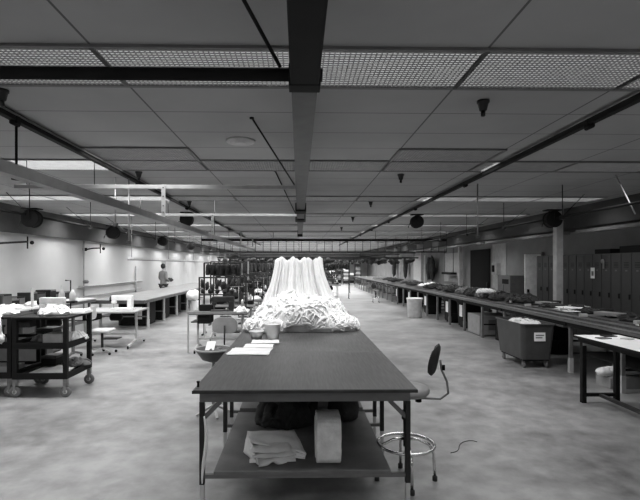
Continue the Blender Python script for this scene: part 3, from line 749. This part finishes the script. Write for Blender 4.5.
# hanging racks with dark garments above stations
rk = []
gar = MB()
for k in range(9):
    u = k/8
n = 12; vs = []
for i, (z, w_, d_) in enumerate([(0, .02, .015), (-.04, .09, .03), (-.08, .16, .045), (-.2, .15, .05), (-.4, .17, .06), (-.5, .18, .05)]):
    for j in range(n):
        q = 2*PI*j/n; f = 1+.15*math.sin(3*q+i)
        vs.append((d_*math.cos(q)*f, w_*math.sin(q)*f, z))
gar.add(vs, [(i*n+j, i*n+(j+1) % n, (i+1)*n+(j+1) % n, (i+1)*n+j) for i in range(5) for j in range(n)]+[tuple(5*n+j for j in range(n))], True)
for r, (x0, x1, yy, zt) in enumerate([(-2.4, -1.45, 11.7, 1.80), (-2.6, -1.5, 13.6, 1.85), (-2.7, -1.2, 16.9, 1.85), (-2.8, -1.0, 19.4, 1.85), (-3.0, -1.0, 24, 1.85), (.9, 2.6, 24, 1.85), (1.6, 3.2, 29, 1.85)]):
    lab = 'dark garment rack %s' % ['standing among the left sewing stations, nearest', 'among the left sewing stations, second', 'among the left sewing stations, third', 'among the left sewing stations, fourth', 'among the left sewing stations, farthest', 'right of the white drapes, nearer', 'right of the white drapes, farther'][r]
    t = thing('garment_rack', lab, 'rack', ((x0+x1)/2, yy, 0), 0, 'garment racks')
    w = x1-x0
    for sx in (-1, 1): MB().box(sx*w/2-.018, sx*w/2+.018, -.018, .018, .02, zt).box(sx*w/2-.02, sx*w/2+.02, -.25, .25, 0, .03).build('upright', 'light' if r < 2 and sx > 0 else 'dark', t)
    MB().tube([(-w/2, 0, zt), (w/2, 0, zt)], .014).build('top_bar', 'dark', t)
    g0 = None
    n_ = int(w/.13)
    for k in range(n_):
        x = x0+.1+(w-.2)*k/(n_-1)
        if g0 is None:
            g0 = gar.build('hanging_garment', 'darkcloth', None, (x, yy, zt-.015)); o = g0
        else:
            o = g0.copy(); COL.objects.link(o); o.location = (x, yy, zt-.015)
        o.scale = (1, 1, random.uniform(.5, .75)); o.rotation_euler.z = random.uniform(-.4, .4)
        tag(o, 'dark garment hanging on the %s' % lab.replace('dark garment ', ''), 'garment', 'garments on rack %s' % NTH[r])

# ------------------------------------------------------------------ left long table, wall furniture
def bench(name, label, x0, x1, y0, y1, z, legs, top, legm, group, apr='grey', foot=True, xl=None):
    t = thing(name, label, 'table', ((x0+x1)/2, y0, 0), 0, group)
    w = (x1-x0)/2; L = y1-y0
    MB().box(-w, w, 0, L, z-.03, z).build('tabletop', top, t, bevel=.004)
    MB().box(-w+.03, -w+.05, .02, L-.02, z-.1, z-.03).box(w-.05, w-.03, .02, L-.02, z-.1, z-.03).box(-w+.05, w-.05, .02, .04, z-.1, z-.03).box(-w+.05, w-.05, L-.04, L-.02, z-.1, z-.03).build('apron', apr, t)
    for yy in legs:
        for sx in (-1, 1):
            x = sx*(w-.08)
            l = MB().box(x-.025, x+.025, yy-.025, yy+.025, .24, z-.03).build('leg', legm, t, bevel=.003)
            MB().box(x-.03, x+.03, yy-.03, yy+.03, 0, .24).build('foot', 'light' if foot else legm, l)
        MB().box(-w+.1, w-.1, yy-.015, yy+.015, .3, .33).build('stretcher', apr, t)
    return t
for i in range(4):
    y0 = 12.4+3.0*i
    bench('long_bench', 'grey-topped long bench along the left wall, %s section' % ORD[i], -5.6, -4.12, y0, y0+2.99, .81, (.5, 2.0), 'top_l', 'light', 'left wall benches')
for i, (y, lab) in enumerate([(13.25, ''), (14.75, ''), (16.25, ''), (17.75, ''), (19.25, '')]):
    t = thing('storage_crate', 'dark upright crate under the left wall benches, %s' % ORD[i], 'crate', (-4.75, y+.4, 0), 0, 'crates under the left benches')
    MB().box(-.4, .4, -.4, .4, .02, .68).build('body', 'black', t, bevel=.01)
    if i == 0: MB().box(.06, .26, -.408, -.402, .2, .55).build('notice', 'paper', t)
    for sx in (-1, 1): MB().box(sx*.38-.02, sx*.38+.02, -.42, -.4, .02, .66).build('corner_post', 'dark', t)
t = thing('barrel', 'pale round barrel at the end of the left benches', 'barrel', (-3.72, 16.6, 0))
MB().lathe([(.19,0),(.21,.02),(.21,.44),(.2,.47),(.19,.47)], n=20).build('body', 'bin', t)
tg(MB().blob((0,0,.2), .24, .24, .21, .15, 3), 'white_sack', 'cloth', (-3.78, 16.5, .46), 'round stuffed white sack on the pale barrel', 'sack')
# wall-side counter with clutter, near left
for i in range(2):
    y0 = 6.3+3.02*i
    bench('wall_counter', 'counter against the left wall behind the carts, %s section' % ORD[i], -6.45, -5.35, y0, y0+3.0, .88, (.3, 2.7), 'light', 'grey', 'wall counters')
rnd = random.Random(11)
kinds = ['spool box', 'tool case', 'parts tray', 'small machine']
pls = ['first', 'second', 'third', 'fourth', 'fifth', 'sixth', 'seventh', 'eighth', 'ninth', 'tenth', 'eleventh', 'twelfth']
for k in range(12):
    y = 8.2+.34*k; w = rnd.uniform(.24, .34); h = rnd.uniform(.14, .27)
    t = thing('parts_box', 'dark parts box on the left wall counter, %s box from the camera' % pls[k], 'box', (-6.2+rnd.uniform(-.05, .1), y, .88), rnd.uniform(-.2, .2), 'boxes on the wall counter')
    MB().box(-w/2, w/2, -.16, .16, 0, h).build('body', ['plastic', 'black', 'grey', 'dark'][k % 4], t, bevel=.008)
    MB().box(-w/2-.006, w/2+.006, -.136, .136, h-.03, h+.004).build('lid', ['black', 'grey', 'black', 'mid'][k % 4], t, bevel=.003)
for k in range(4):
    tg(heap_mesh(.5, .4, .1, 80+k, 8, .02, .02), 'cloth_pile', 'cloth', (-5.7, 8.3+.9*k, .88), 'low white cloth pile on the left wall counter, %s' % ORD[k], 'cloth', 'cloth piles on the wall counter')
for k in range(3):
    tg(MB().box(-.02, .02, -.02, .02, 0, .4), 'counter_post', 'light', (-5.5, 8.4+1.2*k, .88), 'short pale post standing on the left wall counter, %s' % ORD[k], 'post', 'counter posts', bevel=.004)
# wall pipes
t = thing('wall_pipework', 'grey pipes running along the left wall behind the sewing table', 'pipe', (XL+.06, 0, 0))
MB().tube([(0, 13.6, 1.1), (0, 19, 1.1)], .03, 10).tube([(0, 13.6, .8), (0, 19, .8)], .02, 10).build('pipe', 'wpipe', t)
MB().tube([(0, 13.9, 0), (0, 13.9, 2.5)], .025, 10).tube([(0, 18.3, 0), (0, 18.3, 1.7)], .03, 10).build('riser', 'wpipe', t)
MB().lathe([(.06,-.05),(.09,0),(.06,.05)], (.06, 13.9, 1.25), 14).build('valve', 'grey', t)
for i, (y, rz, L, lab) in enumerate([(9.6, .35, 1.1, 'black swing arm on the left wall near the photo edge'), (14.0, .0, .5, 'black swing arm on the left wall over the pipes')]):
    t = thing('swing_arm', lab, 'swing arm', (XL, y, 2.22), 0, 'wall swing arms')
    MB().lathe([(.05,0),(.05,.1),(.02,.12)], (0, 0, 0), 12, 'X').build('mount', 'black', t)
    MB().tube([(.1, 0, 0), (.1+L*.45, -.1, .03), (.1+L*.6, .25, .05)] if i else [(.1, -.8, -.12), (.25, .3, .0), (.32, 1.0, .06)], .022, 8).build('arm', 'black', t)
    e = (.1+L*.6, .25, .05) if i else (.32, 1.0, .06)
    MB().tube([(e[0], e[1], e[2]+.12), (e[0], e[1], e[2]-.16)], .016, 8).blob((e[0]+.1, e[1], e[2]-.02), .045, .045, .045, 0).build('head', 'black', t)
    if i == 0: MB().tube([(.1, 0, 0), (.1, -.8, -.12)], .018).build('brace', 'black', t)
# suspended strip over left benches
t = thing('suspended_strip', 'long pale suspended channel over the left wall benches', 'channel', (-4.62, 12.6, 1.9))
MB().box(-.06, .06, 0, 11.5, 0, .06).build('channel', 'light', t, bevel=.005)
MB().box(-.05, .05, .02, 11.4, -.02, 0).build('underside', 'grey', t)
for yy in (.2, 3.8, 7.6, 11.2): MB().tube([(0, yy, .06), (0, yy, CEIL-1.9)], .008, 6).build('hanger_rod', 'grey', t)
tg(MB().box(0, .02, -.35, .35, 0, .75), 'wall_notice', 'light', (XL+.001, 22.2, 1.3), 'pale notice board on the left wall by the standing person', 'notice')
m = MB()
for k in range(10): m.box(.021, .024, -.28+.12*(k % 5), -.22+.12*(k % 5), .1+.32*(k//5), .3+.32*(k//5))
o = m.build('notice_print', 'grey', bpy.data.objects['wall_notice'])

# ------------------------------------------------------------------ person
def skin_mesh(name, verts, edges, radii, m, parent, sub=2, root=0):
    me = bpy.data.meshes.new(name); me.from_pydata(verts, edges, []); me.materials.append(M[m])
    o = bpy.data.objects.new(name, me); COL.objects.link(o); o.parent = parent
    o.modifiers.new('sk', 'SKIN')
    for i, r in enumerate(radii):
        sv = me.skin_vertices[0].data[i]; sv.radius = r if isinstance(r, tuple) else (r, r); sv.use_root = (i == root)
    s = o.modifiers.new('ss', 'SUBSURF'); s.levels = s.render_levels = sub
    o.modifiers['sk'].use_smooth_shade = True
    return o
P = thing('person', 'standing person in a grey coat and dark trousers behind the left benches, holding something dark', 'person', (-5.86, 20.0, 0), 2.5)
body_v = [(0,0,.95),(0,0,1.1),(0,.01,1.25),(0,.02,1.4),(0,.0,1.5),(0,-.015,1.57),(0,-.02,1.66),(0,-.01,1.74),   # 0-7
  (.1,0,.88),(.11,-.02,.5),(.11,.02,.1),(.11,-.12,.05),(-.1,0,.88),(-.11,.0,.5),(-.11,.03,.1),(-.11,-.11,.05),    # 8-15
  (.17,.01,1.42),(.23,.02,1.15),(.16,-.2,1.06),(.1,-.28,1.06),(-.17,.01,1.42),(-.23,.02,1.15),(-.14,-.2,1.04),(-.08,-.28,1.04)]
body_e = [(0,1),(1,2),(2,3),(3,4),(4,5),(5,6),(6,7),(0,8),(8,9),(9,10),(10,11),(0,12),(12,13),(13,14),(14,15),(3,16),(16,17),(17,18),(18,19),(3,20),(20,21),(21,22),(22,23)]
body_r = [(.14,.1),(.12,.09),(.14,.1),(.14,.1),.055,.055,(.075,.09),(.06,.075),.085,.058,.042,.035,.085,.058,.042,.035,.055,.045,.032,.03,.055,.045,.032,.03]
skin_mesh('body', body_v, body_e, body_r, 'skin', P)
skin_mesh('coat', [(0,0,.82),(0,0,.95),(0,0,1.1),(0,.01,1.25),(0,.02,1.4),(0,.0,1.48),(.18,.01,1.42),(.24,.02,1.15),(.17,-.17,1.07),(-.18,.01,1.42),(-.24,.02,1.15),(-.15,-.17,1.05)],
   [(0,1),(1,2),(2,3),(3,4),(4,5),(4,6),(6,7),(7,8),(4,9),(9,10),(10,11)], [(.175,.13),(.17,.125),(.15,.115),(.165,.12),(.16,.12),.075,.07,.06,.045,.07,.06,.045], 'coat', P, 2, 1)
skin_mesh('trousers', [(0,0,.93),(.1,0,.86),(.11,-.02,.5),(.11,.02,.1),(-.1,0,.86),(-.11,.0,.5),(-.11,.03,.1)], [(0,1),(1,2),(2,3),(0,4),(4,5),(5,6)], [(.15,.11),.1,.075,.065,.1,.075,.065], 'darkcloth', P)
MB().blob((0, .015, 1.70), .095, .105, .115, .1, 2).build('hair', 'hair', P)
MB().blob((0, -.115, 1.64), .012, .018, .02, 0).build('nose', 'skin', P)
for sx in (-1, 1):
    MB().blob((sx*.03, -.1, 1.675), .012, .01, .008, 0).build('eye', 'black', P)
    f = MB()
    for k in range(5): f.tube([(sx*.09+.014*(k-2), -.28, 1.055), (sx*.088+.016*(k-2), -.33-.008*(2-abs(k-2)), 1.045), (sx*.085+.014*(k-2), -.345, 1.02)], [.009, .008, .006], 6)
    f.build('hand_fingers', 'skin', P)
tg(MB().blob((0,0,0), .17, .1, .09, .2, 5), 'dark_bundle', 'darkcloth', (-5.66, 20.22, 1.1), 'dark bundle held in the hands of the standing person', 'bundle')

# ------------------------------------------------------------------ right side
for i in range(13):
    y0 = 5.05+2.4*i
    t = bench('work_bench', 'dark-topped work bench in the long right-hand row, %s section' % ORD[i], 4.34, 5.9, y0, y0+2.39, .85, (1.15, 2.35), 'top_r', 'mid', 'right work benches', 'black', i < 2)
    MB().box(-.78, -.735, 0, 2.39, .851, .872).build('edge_rail', 'railw', t, bevel=.003)
    MB().box(-.55, -.5, 0, 2.39, .851, .885).box(-.2, -.17, 0, 2.39, .851, .88).build('guide_rail', 'railw', t)
    if i == 0: MB().box(-.6, .7, .05, 2.3, .33, .35).build('lower_shelf', 'black', t)
# canvas truck
t = thing('laundry_truck', 'big dark plastic truck on casters with a white label, beside the right benches', 'bin truck', (4.02, 8.15, 0))
def tubshape(w0, d0, w1, d1, z0, z1, r=.07, th=.012):
    m = MB(); n = 8; rings = []
    def rr(w, d, z):
        out = []
        for cx, cy, a0 in ((1, 1, 0), (-1, 1, PI/2), (-1, -1, PI), (1, -1, 1.5*PI)):
            for k in range(n):
                q = a0+PI/2*k/(n-1); out.append((cx*(w/2-r)+r*math.cos(q), cy*(d/2-r)+r*math.sin(q), z))
        return out
    L = [rr(w0, d0, z0), rr(w1, d1, z1-.02), rr(w1+.04, d1+.04, z1-.02), rr(w1+.04, d1+.04, z1), rr(w1-2*th, d1-2*th, z1), rr(w0-2*th, d0-2*th, z0+.02)]
    N = 4*n; vs = [p for l in L for p in l]
    fs = [(i*N+j, i*N+(j+1) % N, (i+1)*N+(j+1) % N, (i+1)*N+j) for i in range(5) for j in range(N)]+[tuple(range(N))[::-1], tuple(5*N+j for j in range(N))]
    return m.add(vs, fs, False)
tubshape(.5, .92, .58, 1.04, .15, .76).build('tub', 'tub', t)
MB().box(-.22, .22, -.42, .42, .12, .15).build('base', 'black', t)
lb = MB().box(-.075, .115, -.511, -.503, .47, .64, tx=-.06).build('label', 'paper', t)
for k, (a, b) in enumerate([(.56, .10), (.52, .08)]):
    MB().box(-.05, -.05+b*1.4, -.5145, -.512, a, a+.018, tx=0).build('print', 'grey', lb)
for sx in (-1, 1):
    for sy in (-1, 0, 1):
        x, y = sx*.19*(1 if sy else .0), sy*.38
        if sy == 0 and sx > 0: continue
        c = MB().lathe([(.04,-.016),(.055,-.012),(.055,.012),(.04,.016)], (x, y, .055), 14, 'X').build('caster', 'hubm', t)
        MB().box(x-.022, x+.022, y-.02, y+.02, .105, .125).box(x-.024, x-.019, y-.015, y+.015, .05, .11).box(x+.019, x+.024, y-.015, y+.015, .05, .11).build('fork', 'mid', c)
tg(heap_mesh(.48, .88, .12, 90, 26, .025, .03), 'cloth_pile', 'canvas', (4.02, 8.15, .66), 'pale crumpled cloth filling the big dark truck', 'cloth')
MB().box(-.2, .2, -.35, .35, .17, .655).build('lining', 'greycloth', t)
# front right table
t = thing('packing_table', 'narrow white-topped table on black frame at the right photo edge', 'table', (3.83, 3.6, 0))
MB().box(-.29, .29, 0, 2.25, .82, .85).build('tabletop', 'paper', t, bevel=.004)
MB().box(-.295, -.29, -.003, 2.253, .818, .848).box(.29, .295, -.003, 2.253, .818, .848).box(-.295, .295, 2.25, 2.256, .818, .848).build('edge_band', 'black', t)
MB().box(-.26, .26, .03, 2.22, .77, .82).build('apron', 'black', t)
for yy in (.1, 2.18):
    for sx in (-1, 1): MB().box(sx*.215-.028, sx*.215+.028, yy-.028, yy+.028, 0, .77).build('leg', 'black', t, bevel=.004)
    MB().box(-.187, .187, yy-.02, yy+.02, .08, .12).build('crossbar', 'black', t)
MB().box(-.025, .025, .12, 2.16, .08, .115).build('stretcher', 'iron', t)
MB().box(-.24, -.18, 2.149, 2.153, .73, .80).build('bracket', 'light', t)
for i, (x, y, w, d, mt) in enumerate([(3.9, 5.72, .16, .1, 'black'), (3.72, 5.55, .15, .1, 'greycloth'), (3.98, 5.5, .12, .1, 'light')]):
    tg(MB().box(-w/2, w/2, -d/2, d/2, 0, .012), 'template_card', mt, (x, y, .8505), ['black', 'dark grey', 'pale grey'][i]+' flat card on the white-topped table', 'card', rz=.2*i, bevel=.002)
tg(MB().box(-.3, .3, -.16, .16, 0, .16), 'carton', 'card', (4.68, 6.55, .0), 'small carton on the floor under the nearest right bench', 'box', bevel=.006)
t = thing('wrapped_bundle', 'white wrapped bundle on the carton under the nearest right bench', 'bundle', (4.48, 6.5, .16))
MB().blob((-.1, 0, .06), .12, .09, .06, .2, 8).tube([(-.05, 0, .06), (.2, .05, .07), (.46, .0, .05)], [.08, .07, .05], 10).build('wrap', 'cloth', t)
tg(MB().box(-.3, .3, -.15, .15, 0, .2), 'carton', 'light', (5.1, 6.2, 0), 'pale low carton on the floor deeper under the nearest right bench', 'box', bevel=.006)
# items under right benches
t = thing('waste_bin', 'pale round waste bin standing before the right benches', 'bin', (3.86, 15.3, 0))
MB().lathe([(.2,0),(.22,.01),(.255,.6),(.27,.61),(.27,.65),(.255,.65),(.245,.6),(.19,.02)], n=26).build('body', 'bin', t)
MB().blob((0,0,.55), .19, .19, .07, .1, 2).build('liner', 'darkcloth', t)
for i, (y, lab) in enumerate([(12.8, 'between the carton and the waste bin'), (14.0, 'just right of the waste bin'), (16.4, 'just beyond the waste bin'), (18.8, 'second beyond the waste bin'), (21.2, 'third beyond the waste bin')]):
    t = thing('tall_bin', 'black bin with white label under right benches, %s' % lab, 'bin', (4.78, y, 0), 0, 'black bins under the right benches')
    tubshape(.5, .5, .56, .6, .05, .73 if y > 5 else .7).build('body', 'black', t)
    MB().box(-.29, -.284, -.22, -.0, .32, .64).build('label', 'paper', t)
    MB().box(-.2, .2, -.2, .2, 0, .05).build('base', 'black', t)
t = thing('storage_box', 'pale wooden box under the right benches behind the laundry truck', 'box', (4.85, 11.6, 0))
MB().box(-.42, .42, -.4, .4, .02, .5).build('body', 'card', t, bevel=.01)
MB().box(-.2, .1, -.405, -.402, .15, .4).build('front_panel', 'grey', t)
for i, y in enumerate((9.2, 10.4)):
    tg(MB().box(-.35, .35, -.3, .3, 0, .5), 'storage_box', 'black', (4.95, y, 0.001), 'black storage box under the right benches, %s to the laundry truck' % ORD[i], 'box', 'black boxes', bevel=.01)
# stool near right benches, far
dupst = stool('distant dark stool before the far right benches', (3.6, 21.5, 0), 2)
dupst.scale = (.85, .85, .75)
# clutter on right benches: dark clothes heaps and white ones
spots = [(10.6, .3, 'darkcloth'), (11.5, .3, 'darkcloth'), (12.3, .35, 'greycloth'), (13.1, .36, 'darkcloth'), (14.0, .3, 'greycloth'), (14.9, .34, 'darkcloth'), (16, .28, 'darkcloth'), (17.2, .26, 'darkcloth'), (18.6, .22, 'cloth'), (20, .22, 'darkcloth'), (22, .25, 'greycloth'), (24, .25, 'darkcloth'), (26.5, .25, 'darkcloth'), (29, .25, 'greycloth')]
for i, (y, h, mt) in enumerate(spots):
    w = .9 if i else .7
    tg(heap_mesh(w, .8, h*.6, 100+i, 26, .03, .05), 'cloth_pile', mt, (5.2-.1*math.sin(i*3), y, .885),
       '%s cloth heap on the right benches, %s heap from the camera' % ({'darkcloth': 'dark', 'greycloth': 'grey', 'cloth': 'white'}[mt], NTH[i]), 'cloth', 'cloth heaps on the right benches')
tg(heap_mesh(.55, .4, .12, 130, 14, .02, .03), 'cloth_pile', 'cloth', (4.9, 11.9, 1.02), 'small white cloth lying over the dark heaps, opposite the dark doorway', 'cloth')
tg(folded_cloth('folded_cloth', 'folded white cloth on the right bench by the lockers', (5.2, 8.75, .885), .35, .4, .06, 'cloth', .2, 2, 9) and MB().box(-.1, .1, -.15, .15, 0, .004), 'pattern_card', 'paper', (5.55, 8.0, .8505), 'white pattern card on the right bench before the lockers', 'card')
rnd = random.Random(21); words = NTH
for k in range(15):
    y = 6.0+.32*k; x = rnd.uniform(4.75, 5.75); typ = k % 3
    t = thing(['steel_ruler', 'wire_coil', 'clamp_tool'][typ], '%s on the near right benches, %s of its kind from the camera' % (['long dark steel ruler', 'loose dark wire coil', 'pale metal clamp'][typ], words[k//3]),
              ['ruler', 'wire', 'clamp'][typ], (x, y, .886), rnd.uniform(-.5, .5), 'tools on the near right benches')
    if typ == 0:
        MB().box(-.02, .02, -.4, .4, 0, .012).build('blade', 'railw', t); MB().box(-.03, .03, .38, .42, 0, .03).build('stop', 'black', t)
    elif typ == 1:
        m = MB()
        for q in range(3): m.ring((.02*q, .01*q, .014+.02*q), .12-.01*q, .012, 20, 6)
        m.build('coil', 'rubber', t); MB().tube([(.12, 0, .02), (.2, .2, .01), (.1, .4, .012)], .008, 6).build('loose_end', 'rubber', t)
    else:
        MB().box(-.06, .06, -.03, .03, 0, .05).build('jaw', 'light', t, bevel=.005); MB().tube([(0, 0, .04), (.0, .14, .045)], .01, 8).build('handle', 'dark', t)

for k in range(7):
    tg(MB().box(-.13, .13, -.2, .2, 0, .01+.02*(k % 3)), 'pattern_card', ['paper', 'light', 'card'][k % 3], (4.95+.13*(k*5 % 7), 6.3+.75*k, .886),
       '%s flat pattern card on the near right benches, %s of seven from the camera' % (['white', 'pale grey', 'mid grey'][k % 3], NTH[k]), 'card', 'pattern cards on the right benches', rz=.4*math.sin(k*4), bevel=.002)
for k in range(6):
    tg(heap_mesh(.5, .45, .09, 200+k, 12, .02, .03), 'cloth_pile', 'darkcloth', (5.55-.15*(k % 2), 6.6+.62*k, .853), 'low dark rag pile on the near right benches, %s from the camera' % NTH[k], 'cloth', 'rag piles on the right benches')
# lockers
lk = thing('locker', '', 'locker', (6.6, 12.5, 0), group='grey steel lockers')
MB().box(.012, .49, -.15, .15, .08, 2.0).box(.05, .47, -.145, .145, 0, .08).build('body', 'locker', lk)
dd = MB().box(0, .014, -.142, .142, .1, 1.98).build('door', 'locker', lk, bevel=.004)
MB().box(-.02, 0, -.115, -.085, 1.06, 1.16).build('handle', 'black', dd)
m = MB()
for q in range(4): m.box(-.003, 0, -.07, .07, 1.7+.03*q, 1.71+.03*q)
m.build('vent', 'black', dd)
MB().box(-.003, 0, -.03, .03, 1.62, 1.65).build('number_plate', 'grey', dd)
lk['label'] = 'grey steel locker in the right wall row, first counting from the open door'
bpy.context.view_layer.update()
for k in range(1, 16):
    if 12.5-.305*k < 7.6: break
    dup(lk, (6.6, 12.5-.305*k, 0), 'grey steel locker in the right wall row, %s counting from the open door' % NTH[k])
t = thing('hanging_tag', 'white paper tag hanging on a locker door', 'tag', (6.57, 10.17, 1.45))
MB().box(0, .005, -.07, .07, 0, .24).build('paper', 'paper', t); MB().tube([(.002, 0, .24), (.002, .01, .4)], .004, 6).build('string', 'dark', t)
MB().box(-.002, 0, -.035, .035, .06, .16).build('print', 'grey', t)
tg(MB().lathe([(.05,0),(.05,.012)], n=14, axis='X').box(-.004, .01, -.06, -.02, -.16, 0), 'door_sticker', 'mid', (6.575, 9.85, 1.83), 'small dark and pale sticker on a locker beside the white tag', 'sticker')
for i, (y, w, h) in enumerate([(9.0, .9, .14), (10.0, .5, .1), (8.3, .6, .16)]):
    tg(MB().box(-.18, .18, -w/2, w/2, 0, h), 'carton', 'black', (6.85, y, 2.0), 'dark flat box on top of the lockers, %s' % ['middle one', 'nearest the pale column', 'nearest the photo edge'][i], 'box', 'boxes on the lockers', bevel=.01)
# right wall fittings
t = thing('wall_cabinet', 'grey floor cabinet with a dark slot, left of the open door', 'cabinet', (6.8, 14.6, 0))
MB().box(-.25, .25, -.45, .45, 0, 1.42).build('body', 'grey', t, bevel=.01)
MB().box(-.256, -.25, -.35, .1, 1.15, 1.3).build('slot', 'black', t)
MB().box(-.258, -.25, -.004, .004, .05, 1.12).build('door_gap', 'black', t)
t = thing('wall_phone', 'pale boxed telephone on the right wall beside the dark doorway', 'telephone', (7.0, 16.2, 1.4))
MB().box(-.08, .1, -.2, .2, 0, .42).build('box', 'light', t, bevel=.01); MB().box(-.12, -.08, -.05, .1, .1, .34).build('handset', 'black', t, bevel=.01)
tg(MB().box(-.01, .01, -.5, .6, 0, 2.5), 'wall_panel', 'light', (7.085, 16.1, 0), 'pale wall panel beside the dark doorway', 'panel')
tg(MB().box(-.01, .01, -1.0, 1.0, 0, 2.3), 'wall_panel', 'light', (7.085, 21.3, 0.0), 'pale wall panel behind the hanging shelf on the right', 'panel')
tg(MB().box(-.01, .01, -1.3, 1.3, 0, 2.3), 'wall_panel', 'light', (7.085, 27.0, 0.0), 'far pale wall panel beyond the hanging shelf', 'panel')
t = thing('hanging_shelf', 'dark little shelf hung on two rods before the right wall', 'shelf', (6.85, 20.9, 1.32))
MB().box(-.12, .12, -.7, .7, 0, .1).build('board', 'black', t)
for sy in (-1, 1): MB().tube([(0, sy*.6, .1), (0, sy*.6, 1.25)], .012, 6).build('rod', 'dark', t)
tg(MB().box(-.03, .03, -1.2, 1.2, 0, .12), 'wall_rail', 'mid', (7.04, 20.9, .85), 'grey wall rail below the hanging shelf', 'rail')
for i, y in enumerate((23.5, 24.1, 29.5, 33)):
    m = MB().blob((0, 0, 1.25), .14, .3, .6, .2, i, 16, 10)
    t = tag(m.build('coat', 'darkcloth', None, (6.85, y, .3)), 'dark coat hanging at the right wall past the shelf, %s' % ORD[i], 'coat', 'coats on the right wall')
# far background: shelving and cartons along the far end
rnd = random.Random(5)
fn = 0
for i in range(16):
    x = -3.9+.62*i; y = 41+rnd.uniform(-2, 3); h = rnd.uniform(1.0, 1.9)
    t = thing('storage_rack', 'distant storage rack at the far end, %s counting from the left' % NTH[i], 'rack', (x, y, 0), 0, 'far storage racks')
    m = MB()
    for sx in (-1, 1):
        for sy in (-1, 1): m.box(sx*.26-.02, sx*.26+.02, sy*.2-.02, sy*.2+.02, 0, h)
    m.build('post', 'dark', t)
    nn = int(h/.45)
    for k in range(nn+1): MB().box(-.28, .28, -.22, .22, k*h/(nn+1)+.1, k*h/(nn+1)+.13).build('shelf', 'dark', t)
    for k in range(nn+1):
        zb = k*h/(nn+1)+.13
        tg(MB().box(-.2, .2, -.18, .18, 0, h/(nn+1)*.65), 'carton', rnd.choice(['black', 'white', 'card', 'light', 'dark', 'plastic']), (x, y, zb),
           'carton on the far-end rack %s from the left, %s shelf up' % (NTH[i], NTH[k]), 'box', 'cartons on the far racks', bevel=.01)
# thread on floor
m = MB(); pts = []
for k in range(30):
    v = k/29; pts.append((1.16+.34*v+.015*math.sin(v*9), 4.2+.3*math.sin(v*2.6)*v+.1*v, .004))
m.tube(pts, .003, 5)
tg(m, 'loose_thread', 'rubber', (.25, .05, 0), 'thin dark thread curled on the floor right of the stool', 'thread')

# ------------------------------------------------------------------ camera, world, view
cam = bpy.data.cameras.new('camera'); co = bpy.data.objects.new('camera', cam); COL.objects.link(co)
co.location = (0, 0, 1.75); co.rotation_euler = (PI/2, 0, -math.atan(.02))
cam.sensor_width = 36; cam.lens = 25.875; cam.shift_x = .0184; cam.shift_y = .0234; cam.clip_end = 200; cam.clip_start = .05
S.camera = co
w = bpy.data.worlds.new('world'); S.world = w; w.use_nodes = True
w.node_tree.nodes['Background'].inputs[0].default_value = (.02, .02, .02, 1)
S.view_settings.view_transform = 'Standard'; S.view_settings.look = 'None'
S.view_settings.gamma = 1; S.view_settings.use_curve_mapping = False
S.view_settings.exposure = 0.85
